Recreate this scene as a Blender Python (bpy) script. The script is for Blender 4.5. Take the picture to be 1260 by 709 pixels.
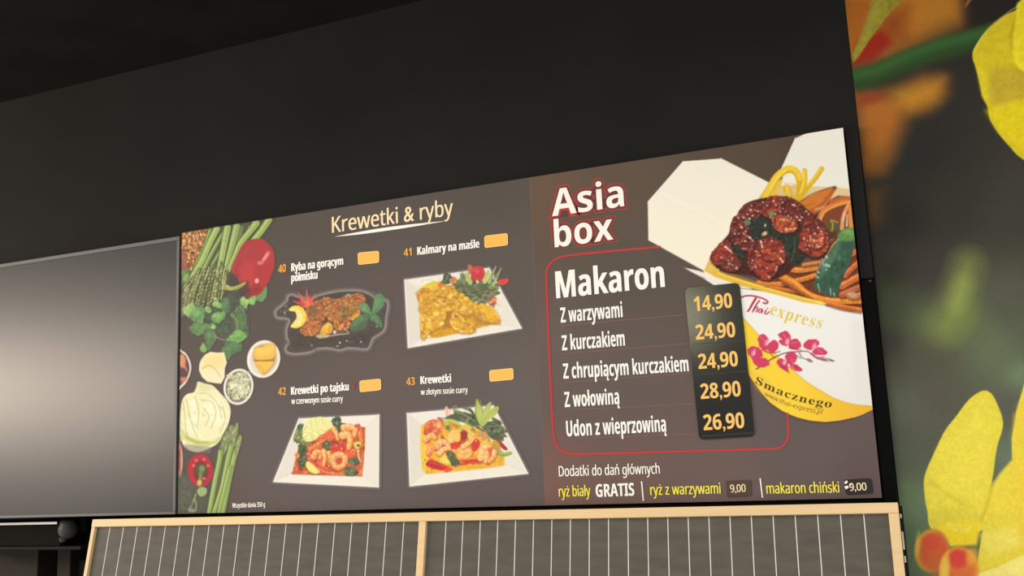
import bpy, math, random
import numpy as np
from mathutils import Vector, Matrix

for o in list(bpy.data.objects):
    bpy.data.objects.remove(o)
SC = bpy.context.scene
COL = SC.collection

# ------------------------------------------------------------------ camera
# the wall's two vanishing points and the focal length were solved from the
# photograph (1260 x 709); they give the camera's turn, the board's height its distance
W_PX, H_PX, F_PX = 1260.0, 709.0, 1197.7
CX, CY = W_PX / 2, H_PX / 2
VP_H = (-2327.2, 690.8)      # where the wall's horizontals meet
VP_V = (323.6, -6605.5)      # where its verticals meet
VP_F = (705.0, -2950.0)      # where the uprights of the tilted slatted hood meet

def _n(v):
    v = np.array(v, float)
    return v / np.linalg.norm(v)

def _ray(x, y):
    return np.array([x - CX, y - CY, F_PX])

EX = -_n(_ray(*VP_H))
EZ = _n(_ray(*VP_V)); EZ = _n(EZ - EX * (EZ @ EX))
EY = np.cross(EZ, EX)
BOARD_H = 0.86
Z_BOT = 1.95                 # bottom edge of the menu boards above the floor

def _wr(x, y):               # pixel ray in world axes
    r = _ray(x, y)
    return np.array([r @ EX, r @ EY, r @ EZ])

_a = _wr(224, 286); _d = _wr(219, 632)
_a = _a / _a[1]; _d = _d / _d[1]
DIST = BOARD_H / (_a[2] - _d[2])
CAM = np.array([-(_d[0]) * DIST, -DIST, Z_BOT - _d[2] * DIST])   # board's lower left corner is x = 0, y = 0

def at(x, y, Y=0.0):         # where the sight line of a photo point meets the plane Y
    r = _wr(x, y)
    return CAM + r * ((Y - CAM[1]) / r[1])

def proj(P):                 # world -> photo point (arrays allowed)
    q = P - CAM
    v = q[..., 0:1] * EX_C + q[..., 1:2] * EY_C + q[..., 2:3] * EZ_C
    return CX + F_PX * v[..., 0] / v[..., 2], CY + F_PX * v[..., 1] / v[..., 2]
EX_C, EY_C, EZ_C = EX, EY, EZ

cd = bpy.data.cameras.new('camera')
cd.sensor_width = 36.0
cd.lens = F_PX * 36.0 / W_PX
cd.clip_start = 0.02
cam = bpy.data.objects.new('camera', cd)
COL.objects.link(cam)
def _cw(a):
    return (float(a @ EX), float(a @ EY), float(a @ EZ))
_rx, _ry, _rz = _cw(np.array([1., 0, 0])), _cw(np.array([0, -1., 0])), _cw(np.array([0, 0, -1.]))
M = Matrix(((_rx[0], _ry[0], _rz[0], CAM[0]), (_rx[1], _ry[1], _rz[1], CAM[1]),
            (_rx[2], _ry[2], _rz[2], CAM[2]), (0, 0, 0, 1)))
cam.matrix_world = M
SC.camera = cam

# ------------------------------------------------------------------ light
SC.view_settings.view_transform = 'Standard'
SC.view_settings.look = 'None'
SC.view_settings.gamma = 1.0
SC.view_settings.use_curve_mapping = False
SC.view_settings.exposure = 0.0
wd = bpy.data.worlds.new('hall_light')
SC.world = wd
wd.use_nodes = True
bg = wd.node_tree.nodes['Background']
bg.inputs['Color'].default_value = (1.0, 0.985, 0.96, 1)
bg.inputs['Strength'].default_value = 1.04

def area(name, loc, target, sx, sy, power, color):
    l = bpy.data.lights.new(name, 'AREA')
    l.shape = 'RECTANGLE'; l.size = sx; l.size_y = sy
    l.energy = power; l.color = color
    o = bpy.data.objects.new(name, l)
    COL.objects.link(o)
    o.location = loc
    o.rotation_euler = (Vector(target) - Vector(loc)).to_track_quat('-Z', 'Y').to_euler()
    return o
# the bright shopfront across the hall, mirrored softly in the switched-off screen
_m = at(40, 478); _v = _m - CAM
_r = np.array([_v[0], -_v[1], _v[2]]); _r /= np.linalg.norm(_r)
SHOPFRONT = _m + _r * 4.2
area('shopfront_light', SHOPFRONT, _m, 3.0, 0.42, 132.0, (1.0, 0.84, 0.68))
_m2 = at(846, 388); _v = _m2 - CAM
_r = np.array([_v[0], -_v[1], _v[2]]); _r /= np.linalg.norm(_r)
area('hall_lamp', _m2 + _r * 3.4, _m2, 0.16, 0.34, 5.0, (1.0, 0.96, 0.60))      # small lamp glinting in the glossy price strip
area('overhead_fill_light', (1.2, -3.2, 4.2), (1.0, 0.0, 2.2), 2.4, 0.5, 22.0, (1.0, 0.95, 0.87))  # added unseen overhead fill, makes up for light the ceiling blocks

# ------------------------------------------------------------------ helpers
def lin(c):
    c = np.asarray(c, float) / 255.0
    return np.where(c <= 0.04045, c / 12.92, ((c + 0.055) / 1.055) ** 2.4)

_mats = {}
def mat(name, c, rough=0.6, spec=0.2, metal=0.0, mottle=0.0, scale=8.0, stretch=(1, 1, 1), coat=0.0, bump=0.0):
    if name in _mats:
        return _mats[name]
    m = bpy.data.materials.new(name)
    m.use_nodes = True
    nt = m.node_tree
    p = nt.nodes['Principled BSDF']
    p.inputs['Roughness'].default_value = rough
    p.inputs['Specular IOR Level'].default_value = spec
    p.inputs['Metallic'].default_value = metal
    p.inputs['Coat Weight'].default_value = coat
    l = lin(c)
    if mottle or bump:
        tc = nt.nodes.new('ShaderNodeTexCoord')
        mp = nt.nodes.new('ShaderNodeMapping')
        mp.inputs['Scale'].default_value = stretch
        nz = nt.nodes.new('ShaderNodeTexNoise')
        nz.inputs['Scale'].default_value = scale
        nz.inputs['Detail'].default_value = 5.0
        nt.links.new(tc.outputs['Object'], mp.inputs['Vector'])
        nt.links.new(mp.outputs['Vector'], nz.inputs['Vector'])
        rp = nt.nodes.new('ShaderNodeValToRGB')
        rp.color_ramp.elements[0].position = 0.3
        rp.color_ramp.elements[1].position = 0.7
        a, b = l * (1 - mottle), np.minimum(l * (1 + mottle), 0.95)
        rp.color_ramp.elements[0].color = (*a, 1)
        rp.color_ramp.elements[1].color = (*b, 1)
        nt.links.new(nz.outputs['Fac'], rp.inputs['Fac'])
        nt.links.new(rp.outputs['Color'], p.inputs['Base Color'])
        if bump:
            bp = nt.nodes.new('ShaderNodeBump')
            bp.inputs['Strength'].default_value = bump
            bp.inputs['Distance'].default_value = 0.004
            nt.links.new(nz.outputs['Fac'], bp.inputs['Height'])
            nt.links.new(bp.outputs['Normal'], p.inputs['Normal'])
    else:
        p.inputs['Base Color'].default_value = (*l, 1)
    _mats[name] = m
    return m

def print_mat(name, rough=0.55, spec=0.05):      # ink: each printed dot keeps its own colour
    if name in _mats:
        return _mats[name]
    m = bpy.data.materials.new(name)
    m.use_nodes = True
    nt = m.node_tree
    p = nt.nodes['Principled BSDF']
    a = nt.nodes.new('ShaderNodeVertexColor')
    a.layer_name = 'ink'
    nt.links.new(a.outputs['Color'], p.inputs['Base Color'])
    p.inputs['Roughness'].default_value = rough
    p.inputs['Specular IOR Level'].default_value = spec
    _mats[name] = m
    return m

def link(name, me, parent=None, m=None):
    o = bpy.data.objects.new(name, me)
    COL.objects.link(o)
    if m is not None:
        for k in (m if isinstance(m, (list, tuple)) else [m]):
            me.materials.append(k)
    if parent is not None:
        o.parent = parent
    return o

def empty(name, loc, label, cat, group=None):
    o = bpy.data.objects.new(name, None)
    COL.objects.link(o)
    o.location = loc
    o.empty_display_size = 0.05
    o['label'] = label; o['category'] = cat
    if group:
        o['group'] = group
    return o

def tag(o, label, cat, group=None):
    o['label'] = label; o['category'] = cat
    if group:
        o['group'] = group
    return o

class MB:                    # collects solids into one mesh
    def __init__(s):
        s.v = []; s.f = []; s.mi = []
    def prism(s, front, back, mi=0):       # two matching outlines joined into a solid
        n = len(front); b = len(s.v)
        s.v += [tuple(map(float, p)) for p in front] + [tuple(map(float, p)) for p in back]
        s.f.append(tuple(b + i for i in range(n)))
        s.f.append(tuple(b + n + i for i in reversed(range(n))))
        for i in range(n):
            j = (i + 1) % n
            s.f.append((b + i, b + n + i, b + n + j, b + j))
        s.mi += [mi] * (n + 2)
        return s
    def box(s, x0, x1, y0, y1, z0, z1, mi=0):
        return s.prism([(x0, y0, z0), (x1, y0, z0), (x1, y0, z1), (x0, y0, z1)],
                       [(x0, y1, z0), (x1, y1, z0), (x1, y1, z1), (x0, y1, z1)], mi)
    def lathe(s, c, axis, prof, n=24, mi=0):        # prof: (radius, distance along axis)
        ax = Vector(axis).normalized()
        u = ax.orthogonal().normalized(); w = ax.cross(u)
        b = len(s.v); c = Vector(c)
        for r, h in prof:
            for k in range(n):
                a = 2 * math.pi * k / n
                s.v.append(tuple(c + ax * h + (u * math.cos(a) + w * math.sin(a)) * r))
        for i in range(len(prof) - 1):
            for k in range(n):
                j = (k + 1) % n
                s.f.append((b + i * n + k, b + i * n + j, b + (i + 1) * n + j, b + (i + 1) * n + k)); s.mi.append(mi)
        s.f.append(tuple(b + k for k in reversed(range(n)))); s.mi.append(mi)
        e = b + (len(prof) - 1) * n
        s.f.append(tuple(e + k for k in range(n))); s.mi.append(mi)
        return s
    def build(s, name, m, parent=None, bevel=0.0, smooth=False):
        me = bpy.data.meshes.new(name)
        me.from_pydata(s.v, [], s.f)
        me.polygons.foreach_set('material_index', s.mi)
        if smooth:
            me.polygons.foreach_set('use_smooth', [True] * len(me.polygons))
        me.update()
        import bmesh
        bm = bmesh.new(); bm.from_mesh(me)
        bmesh.ops.recalc_face_normals(bm, faces=bm.faces)
        bm.to_mesh(me); bm.free()
        if parent is not None:       # parts are stored relative to their thing's base
            L = parent_loc(parent)
            me.transform(Matrix.Translation(-L))
        o = link(name, me, parent, m)
        if bevel:
            bv = o.modifiers.new('edge', 'BEVEL')
            bv.width = bevel; bv.segments = 2; bv.limit_method = 'ANGLE'
        return o

def parent_loc(p):
    L = Vector((0, 0, 0))
    while p is not None:
        L += p.location; p = p.parent
    return L

def struct(o):
    o['kind'] = 'structure'
    return o

def flat(name, pts, Y, m, parent, thick=0.0, fn=at):     # a flat printed or cut-out shape from photo points
    P = [fn(x, y, Y) for x, y in pts]
    mb = MB()
    if thick:
        mb.prism(P, [fn(x, y, Y) + np.array([0, thick, 0]) for x, y in pts])
    else:
        mb.v = [tuple(map(float, p)) for p in P]; mb.f = [tuple(range(len(P)))]; mb.mi = [0]
    return mb.build(name, m, parent)

def rounded(c, r, n=5):      # quad corners (photo points) with rounded corners
    out = []
    for i in range(4):
        p = np.array(c[i], float); a = np.array(c[i - 1], float) - p; b = np.array(c[(i + 1) % 4], float) - p
        a = p + a / np.linalg.norm(a) * r; b = p + b / np.linalg.norm(b) * r
        for k in range(n + 1):
            t = k / n
            out.append(tuple((1 - t) ** 2 * a + 2 * t * (1 - t) * p + t * t * b))
    return out

def strip(pts, w):           # even-width band along photo points -> outline
    P = np.array(pts, float); L = []; R = []
    for i in range(len(P)):
        d = P[min(i + 1, len(P) - 1)] - P[max(i - 1, 0)]
        d /= np.linalg.norm(d); nn = np.array([-d[1], d[0]]) * w / 2
        L.append(P[i] + nn); R.append(P[i] - nn)
    return L, R

def band(name, pts, w, Y, m, parent):
    L, R = strip(pts, w)
    mb = MB()
    for i in range(len(L)):
        mb.v += [tuple(map(float, at(*L[i], Y))), tuple(map(float, at(*R[i], Y)))]
    for i in range(len(L) - 1):
        mb.f.append((2 * i, 2 * i + 1, 2 * i + 3, 2 * i + 2)); mb.mi.append(0)
    return mb.build(name, m, parent)

# ---- lettering: built-in font outlines laid on the board; Polish marks are added to the plain letters
_cap = {}
POL = {'ą': ('a', 'k'), 'ę': ('e', 'k'), 'ń': ('n', 'a'), 'ś': ('s', 'a'), 'ó': ('o', 'a'), 'ż': ('z', 'd'), 'ł': ('l', 's')}
def style(ch, st):
    o = ord(ch)
    base = {'sans': (0x1D5A0, 0x1D5BA, 0x1D7E2), 'bold': (0x1D5D4, 0x1D5EE, 0x1D7EC), 'serif': (0x1D400, 0x1D41A, 0x1D7CE), 'script': (0x1D4D0, 0x1D4EA, None)}[st]
    if 65 <= o <= 90: return chr(base[0] + o - 65)
    if 97 <= o <= 122: return chr(base[1] + o - 97)
    if 48 <= o <= 57 and base[2]: return chr(base[2] + o - 48)
    return ch
def _outline(s, bold, spacing):
    cu = bpy.data.curves.new('t', 'FONT')
    cu.body = s; cu.offset = bold; cu.resolution_u = 4; cu.space_character = spacing
    o = bpy.data.objects.new('t', cu)
    COL.objects.link(o)
    dg = bpy.context.evaluated_depsgraph_get()
    dg.update()
    me = bpy.data.meshes.new_from_object(o.evaluated_get(dg))
    v = np.zeros(len(me.vertices) * 3); me.vertices.foreach_get('co', v)
    f = [tuple(p.vertices) for p in me.polygons]
    bpy.data.meshes.remove(me)
    bpy.data.objects.remove(o); bpy.data.curves.remove(cu)
    return v.reshape(-1, 3), f

def glyphs(s, bold, spacing=1.0, st='sans'):
    plain = ''.join(style(POL[c][0] if c in POL else c, st) for c in s)
    v, f = _outline(plain, bold, spacing)
    v = v.tolist()
    t = (0.075 if st != 'bold' else 0.12) + bold          # stroke of the marks
    def quad(P):
        b = len(v); v.extend([(x, y, 1) for x, y in P]); f.append(tuple(range(b, b + len(P))))
    for i, c in enumerate(s):
        if c not in POL:
            continue
        g = style(POL[c][0], st)
        r = max(p[0] for p in _outline(plain[:i + 1], bold, spacing)[0])
        q = _outline(g, bold, spacing)[0]
        wd = q[:, 0].max() - q[:, 0].min(); top = q[:, 1].max(); x = r - wd / 2
        k = POL[c][1]
        if k == 'a':
            quad([(x - 0.05, top + 0.05), (x - 0.05 + t * 0.9, top + 0.05), (x + 0.05 + t * 1.1, top + 0.2), (x + 0.02, top + 0.2)])
        elif k == 'd':
            n = 10; quad([(x + t * 0.62 * math.cos(a), top + 0.13 + t * 0.62 * math.sin(a)) for a in [2 * math.pi * j / n for j in range(n)]])
        elif k == 's':
            h = t * 0.45
            quad([(x - wd * 0.5 - 0.075, 0.27 - h), (x + wd * 0.5 + 0.075, 0.42 - h), (x + wd * 0.5 + 0.075, 0.42 + h), (x - wd * 0.5 - 0.075, 0.27 + h)])
        elif k == 'k':
            e = r - t * 0.6
            quad([(e - t * 0.2, 0.03), (e + t * 0.5, 0.03), (e - t * 0.1, -0.09), (e - t * 0.9, -0.09)])
            quad([(e - t * 0.9, -0.09), (e - t * 0.1, -0.09), (e + 0.08, -0.13), (e + 0.09, -0.2), (e - 0.04, -0.215), (e - t * 0.85, -0.17)])
    return np.array(v), f

def text(name, s, p0, p1, cap, m, parent, bold=0.0, Y=-0.0012, cap1=None, spacing=1.0, st='sans', ref=None, fat=0.0):
    if st not in _cap:
        _cap[st] = _outline(style('H', st), 0, 1)[0][:, 1].max()
    v, f = glyphs(s, bold, spacing, st)
    w = v if ref is None else glyphs(s, ref, spacing, st)[0]
    b = (w[:, 0].min(), w[:, 0].max())
    cap1 = cap if cap1 is None else cap1
    u = (v[:, 0] - b[0]) / (b[1] - b[0])
    h = v[:, 1] / _cap[st] * (cap + (cap1 - cap) * u)
    x = p0[0] + (p1[0] - p0[0]) * u; y = p0[1] + (p1[1] - p0[1]) * u
    if fat:                                               # heavier letters: the outline repeated a hair to each side
        n = len(x); f = f + [tuple(i + n for i in p) for p in f] + [tuple(i + 2 * n for i in p) for p in f]
        s_ = (p1[1] - p0[1]) / (p1[0] - p0[0])
        x, y, h = np.r_[x, x - fat / 2, x + fat / 2], np.r_[y, y - s_ * fat / 2, y + s_ * fat / 2], np.r_[h, h, h]
    dx, dy = VP_V[0] - x, VP_V[1] - y                     # letters stand along the wall's verticals
    x = x + dx / -dy * h; y = y - h
    L = parent_loc(parent)
    yy = Y - 0.00012 * (np.arange(len(x)) // len(v)) - 0.00005 * np.resize(v[:, 2], len(x))
    out = np.array([at(a, c, d) for a, c, d in zip(x, y, yy)]) - np.array(L)
    me = bpy.data.meshes.new(name)
    me.from_pydata([tuple(map(float, p)) for p in out], [], f)
    me.update()
    return link(name, me, parent, m)
# ------------------------------------------------------------------ printed pictures
# a picture is a fine flat mesh lying on the board, every printed dot with its own ink colour
def catmull(P, n=6, closed=True):
    P = [np.array(p, float) for p in P]; N = len(P); out = []
    rng = range(N) if closed else range(N - 1)
    for i in rng:
        if closed:
            a, b, c, d = P[i - 1], P[i], P[(i + 1) % N], P[(i + 2) % N]
        else:
            a, b, c, d = P[max(i - 1, 0)], P[i], P[i + 1], P[min(i + 2, N - 1)]
        for k in range(n):
            t = k / n
            out.append(0.5 * (2 * b + (c - a) * t + (2 * a - 5 * b + 4 * c - d) * t * t + (3 * b - a - 3 * c + d) * t ** 3))
    if not closed:
        out.append(P[-1])
    return np.array(out)

def jagged(P, amp, seed=1, n=5):      # ragged outline: crumbs, curls, leaf teeth
    P = catmull(P, n); r = random.Random(seed)
    k = P.mean(0); s = np.abs(P - k).mean() * 2
    return [tuple(k + (p - k) * (1 + r.uniform(-amp, amp))) for p in P]

def crust(P, pts, base, pal, seed, n=60, r=(10, 18), hi=(214, 150, 130), dark=(58, 32, 30), glint=0.12, white=(246, 226, 212)):
    # a knobbly fried or glazed piece: many small lumps, each with its dark side and its shine as photographed
    rr = random.Random(seed)
    k = np.mean(np.array(pts, float), 0)
    J = np.array(jagged(pts, 0.06, seed))
    P.poly([tuple(k + (q - k) * 1.05 + np.array([3, 10])) for q in J], np.array(dark) * 0.82, 4, 0.8)
    P.poly(J, base, 1.4)
    M = P.mask(J, 2.0)
    spots = [tuple(J[i] * 0.97 + k * 0.03) for i in range(0, len(J), 2)]
    x0, y0 = J.min(0); x1, y1 = J.max(0)
    spots += [(rr.uniform(x0, x1), rr.uniform(y0, y1)) for _ in range(n)]
    spots.sort(key=lambda q: q[1] + rr.uniform(-14, 14))
    for i, (x, y) in enumerate(spots):
        q = rr.uniform(*r); t = rr.uniform(0, 3.14)
        c = np.array(rr.choice(pal), float) * rr.uniform(0.85, 1.12)
        P.ell(x + q * 0.25, y + q * 0.4, q * 1.1, q * 0.95, dark, t, 2.0, 0.55, M)
        P.ell(x, y, q * 1.05, q * 0.8, np.clip(c, 0, 255), t, 1.6, 0.85, M)
        P.ell(x - q * 0.25, y - q * 0.35, q * 0.5, q * 0.3, hi, rr.uniform(-0.6, 0.9), 1.8, 0.45, M)
        if rr.random() < glint:
            P.ell(x - q * 0.2, y - q * 0.3, q * 0.36, q * 0.2, white, rr.uniform(0, 1.4), 1.0, 0.9, M)

class Pic:
    def __init__(s, px, Y, step, ground, clip=None):
        # px: box in photo points; clip: (x0, x1, z0, z1) of the sheet it is printed on
        c = np.array([at(x, y, Y) for x, y in ((px[0], px[1]), (px[2], px[1]), (px[2], px[3]), (px[0], px[3]))])
        b = [c[:, 0].min(), c[:, 0].max(), c[:, 2].min(), c[:, 2].max()]
        if clip:
            b = [max(b[0], clip[0]), min(b[1], clip[1]), max(b[2], clip[2]), min(b[3], clip[3])]
        nx = int(np.ceil((b[1] - b[0]) / step)) + 1; nz = int(np.ceil((b[3] - b[2]) / step)) + 1
        gx, gz = np.meshgrid(np.linspace(b[0], b[1], nx), np.linspace(b[3], b[2], nz))
        s.W = np.stack([gx, np.full_like(gx, Y), gz], -1)
        s.X, s.Yp = proj(s.W)
        s.b, s.nx, s.nz, s.Yw = b, nx, nz, Y
        s.rgb = ground(s.X, s.Yp)
        s.cov = np.zeros(s.X.shape)
        s.o = (0, 0, 1.0)
        s.rnd = random.Random(7)
    def view(s, x, y, sc):
        s.o = (x, y, sc)
    def pt(s, P):
        P = np.asarray(P, float)
        return P / s.o[2] + np.array(s.o[:2])
    def sl(s, P, m):
        x0, y0 = P.min(0) - m; x1, y1 = P.max(0) + m
        c = np.array([at(x, y, s.Yw) for x, y in ((x0, y0), (x1, y0), (x1, y1), (x0, y1))])
        fx = (s.nx - 1) / (s.b[1] - s.b[0]); fz = (s.nz - 1) / (s.b[3] - s.b[2])
        i0 = max(0, int((s.b[3] - c[:, 2].max()) * fz)); i1 = min(s.nz, int((s.b[3] - c[:, 2].min()) * fz) + 2)
        j0 = max(0, int((c[:, 0].min() - s.b[0]) * fx)); j1 = min(s.nx, int((c[:, 0].max() - s.b[0]) * fx) + 2)
        if i1 <= i0 or j1 <= j0:
            return None
        return (slice(i0, i1), slice(j0, j1))
    def put(s, S, a, col):
        s.rgb[S] = s.rgb[S] * (1 - a[..., None]) + np.asarray(col, float) * a[..., None]
        s.cov[S] = np.maximum(s.cov[S], a)
    def sd(s, P, S):
        x, y = s.X[S], s.Yp[S]
        d = np.full(x.shape, 1e9); ins = np.zeros(x.shape, bool)
        for i in range(len(P)):
            (ax, ay), (bx, by) = P[i - 1], P[i]
            ex, ey = bx - ax, by - ay
            t = np.clip(((x - ax) * ex + (y - ay) * ey) / (ex * ex + ey * ey + 1e-9), 0, 1)
            d = np.minimum(d, (x - ax - t * ex) ** 2 + (y - ay - t * ey) ** 2)
            if ay != by:
                k = ((ay > y) != (by > y)) & (x < ex * (y - ay) / ey + ax)
                ins ^= k
        d = np.sqrt(d)
        return np.where(ins, d, -d)
    def poly(s, pts, c, blur=1.0, a=1.0, c2=None, g=None, smooth=False):
        P = s.pt(pts)
        if smooth:
            P = catmull(P)
        S = s.sl(P, blur + 1)
        if S is None:
            return
        k = np.clip(0.5 + s.sd(P, S) / blur, 0, 1)
        if blur > 3:
            k = k * k * (3 - 2 * k)
        if c2 is not None:               # printed two-colour blend from point g0 to g1
            g0, g1 = s.pt([g[0]])[0], s.pt([g[1]])[0]
            d = g1 - g0
            t = np.clip(((s.X[S] - g0[0]) * d[0] + (s.Yp[S] - g0[1]) * d[1]) / (d @ d), 0, 1)[..., None]
            col = np.asarray(c, float) * (1 - t) + np.asarray(c2, float) * t
        else:
            col = c
        s.put(S, k * a, col)
    def ell(s, x, y, rx, ry, c, ang=0.0, blur=1.0, a=1.0, clip=None):
        sc = s.o[2]
        p = s.pt([(x, y)])[0]; rx, ry = rx / sc, ry / sc
        R = max(rx, ry)
        S = s.sl(np.array([p - R, p + R]), blur)
        if S is None:
            return
        ca, sa = math.cos(ang), math.sin(ang)
        dx, dy = s.X[S] - p[0], s.Yp[S] - p[1]
        u, v = (dx * ca + dy * sa), (-dx * sa + dy * ca)
        q = np.sqrt((u / rx) ** 2 + (v / ry) ** 2) + 1e-6
        k = np.clip(0.5 + (1 - q) * min(rx, ry) / blur, 0, 1)
        if blur > 3:
            k = k * k * (3 - 2 * k)
        if clip is not None:
            k = k * clip[S]
        s.put(S, k * a, c)
    def ring(s, x, y, rx, ry, w, c, ang=0.0, a=1.0):
        n = 40
        s.line([(x + rx * math.cos(t) * math.cos(ang) - ry * math.sin(t) * math.sin(ang),
                 y + rx * math.cos(t) * math.sin(ang) + ry * math.sin(t) * math.cos(ang))
                for t in np.linspace(0, 2 * math.pi, n)], w, c, smooth=False, a=a)
    def line(s, pts, w, c, w2=None, blur=1.0, a=1.0, smooth=True):
        P = s.pt(pts)
        if smooth and len(P) > 2:
            P = catmull(P, 5, False)
        w = w / s.o[2]; w2 = w if w2 is None else w2 / s.o[2]
        S = s.sl(P, max(w, w2) + blur)
        if S is None:
            return
        x, y = s.X[S], s.Yp[S]; k = np.zeros(x.shape); n = len(P) - 1
        for i in range(n):
            (ax, ay), (bx, by) = P[i], P[i + 1]
            ex, ey = bx - ax, by - ay
            t = np.clip(((x - ax) * ex + (y - ay) * ey) / (ex * ex + ey * ey + 1e-9), 0, 1)
            d = np.sqrt((x - ax - t * ex) ** 2 + (y - ay - t * ey) ** 2)
            ww = (w + (w2 - w) * (i + t) / n) / 2
            k = np.maximum(k, np.clip(0.5 + (ww - d) / blur, 0, 1) * np.minimum(1, ww * 2 / 0.8))
        s.put(S, k * a, c)
    def mask(s, pts, blur=1.0, smooth=False):
        P = s.pt(pts)
        if smooth:
            P = catmull(P)
        k = np.zeros(s.X.shape)
        S = s.sl(P, blur)
        if S is not None:
            k[S] = np.clip(0.5 + s.sd(P, S) / blur, 0, 1)
        return k
    def scatter(s, pts, n, r, pal, asp=1.6, ang=None, a=0.85, blur=1.0, seed=1, smooth=False):
        m = s.mask(pts, 1.2, smooth)
        P = np.asarray(pts, float); rr = random.Random(seed)
        x0, y0 = P.min(0); x1, y1 = P.max(0)
        for i in range(n):
            q = rr.uniform(r[0], r[1])
            t = rr.uniform(0, math.pi) if ang is None else ang + rr.uniform(-0.3, 0.3)
            k = rr.uniform(0.8, 1.15)
            c = np.clip(np.array(rr.choice(pal), float) * k, 0, 255)
            s.ell(rr.uniform(x0, x1), rr.uniform(y0, y1), q * asp ** 0.5, q / asp ** 0.5, c, t, blur, a, m)
    def tex(s, pts, amp, size, seed=3, smooth=False):
        m = s.mask(pts, 1.5, smooth)
        r = np.random.RandomState(seed)
        n = np.zeros(s.X.shape)
        for o in range(3):
            f = s.o[2] / size * 2 ** o
            gx, gy = s.X * f, s.Yp * f
            ix, iy = np.floor(gx).astype(int), np.floor(gy).astype(int)
            fx, fy = gx - ix, gy - iy
            fx, fy = fx * fx * (3 - 2 * fx), fy * fy * (3 - 2 * fy)
            T = r.uniform(-1, 1, (64, 64))
            g = lambda i, j: T[i % 64, j % 64]
            n += (g(ix, iy) * (1 - fx) * (1 - fy) + g(ix + 1, iy) * fx * (1 - fy) + g(ix, iy + 1) * (1 - fx) * fy + g(ix + 1, iy + 1) * fx * fy) * 0.55 ** o
        s.rgb *= (1 + amp * n * m)[..., None]
    def halo(s, pts, w, c, a=0.5, smooth=False):
        P = s.pt(pts)
        if smooth:
            P = catmull(P)
        S = s.sl(P, w + 2)
        if S is None:
            return
        d = np.maximum(-s.sd(P, S), 0)
        s.put(S, a * np.exp(-(d / (w * 0.45)) ** 2), c)
    def tone(s, con, sat):           # the print's own contrast and strength of colour
        L = s.rgb.mean(-1, keepdims=True)
        t = np.where(L < 150, 98 + (L - 98) * con, L * 0.97 + 4.5 + 52 * (con - 1) * np.clip((190 - L) / 40, 0, 1)) + sat * (s.rgb - L)
        k = s.cov[..., None]
        s.rgb = s.rgb * (1 - k) + np.clip(t, 0, 246) * k
    def mesh(s, name, parent, m, drop=0.015, veil=0.0):
        if veil:             # gloss haze of the room painted into the ink, lifting its darks
            s.rgb = s.rgb * (1 - s.cov[..., None]) + np.sqrt(s.rgb ** 2 + veil ** 2) * s.cov[..., None] if drop is not None else s.rgb
        nx, nz = s.nx, s.nz
        L = np.array(parent_loc(parent))
        co = (s.W - L).reshape(-1, 3).astype(np.float32)
        idx = np.arange(nx * nz).reshape(nz, nx)
        q = np.stack([idx[1:, :-1], idx[1:, 1:], idx[:-1, 1:], idx[:-1, :-1]], -1)
        if drop is not None:
            cm = np.maximum.reduce([s.cov[1:, :-1], s.cov[1:, 1:], s.cov[:-1, 1:], s.cov[:-1, :-1]])
            q = q[cm > drop]
        q = q.reshape(-1, 4)
        used = np.unique(q)
        re = np.full(nx * nz, -1); re[used] = np.arange(len(used))
        q = re[q]; co = co[used]
        col = lin(np.clip(s.rgb, 0, 255)).reshape(-1, 3)[used]
        me = bpy.data.meshes.new(name)
        me.vertices.add(len(co)); me.vertices.foreach_set('co', co.ravel())
        me.loops.add(q.size); me.loops.foreach_set('vertex_index', q.ravel().astype(np.int32))
        me.polygons.add(len(q))
        me.polygons.foreach_set('loop_start', np.arange(0, q.size, 4, dtype=np.int32))
        me.update(calc_edges=True)
        at_ = me.color_attributes.new('ink', 'FLOAT_COLOR', 'POINT')
        at_.data.foreach_set('color', np.c_[col, np.ones(len(col))].astype(np.float32).ravel())
        me.validate()
        return link(name, me, parent, m)

def blend(pts):              # smooth blend between sampled colours
    pts = [(x, y, np.array(c, float), r) for x, y, c, r in pts]
    def f(X, Y):
        num = np.zeros(X.shape + (3,)); den = np.zeros(X.shape)
        for x, y, c, r in pts:
            w = 1.0 / (((X - x) ** 2 + (Y - y) ** 2) / r ** 2 + 0.15) ** 1.5
            num += w[..., None] * c; den += w
        return num / den[..., None]
    return f
# ------------------------------------------------------------------ the setting
BOARD = [at(224.3, 286.5), at(1037.2, 157), at(1085.3, 613.5), at(218.6, 632)]
XL = 0.5 * (BOARD[0][0] + BOARD[3][0]); XR = 0.5 * (BOARD[1][0] + BOARD[2][0])
ZT = 0.5 * (BOARD[0][2] + BOARD[1][2]); ZB = 0.5 * (BOARD[2][2] + BOARD[3][2])
XS = at(661.5, 420)[0]                       # seam between the two boards
WALL_Y = 0.040                               # face of the black wall
XM = at(1078, 354, WALL_Y)[0]                # left edge of the flower wallpaper
ZC = at(172, 85, WALL_Y)[2]                  # black ceiling
XW0, XW1 = at(0, 300)[0] - 1.2, at(1260, 300)[0] + 0.8
blackwall = mat('black_wall_paint', (31, 30, 28), rough=0.75, spec=0.1, mottle=0.12, scale=3.0)
blackceil = mat('black_ceiling_paint', (35, 34, 30), rough=0.85, spec=0.03, mottle=0.15, scale=5.0)
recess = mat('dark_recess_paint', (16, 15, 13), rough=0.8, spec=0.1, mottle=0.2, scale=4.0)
ZLOW = 0.0
SCREEN_BOT = at(100, 637, 0.0)[2]
XREC = XL + 0.25                             # the kitchen opening lies left of here, below the screen
w = MB()
w.box(XW0, XM, WALL_Y, WALL_Y + 0.16, SCREEN_BOT, ZC)
w.box(XREC, XM, WALL_Y, WALL_Y + 0.16, ZLOW, SCREEN_BOT)
struct(w.build('wall_back', blackwall))
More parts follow.
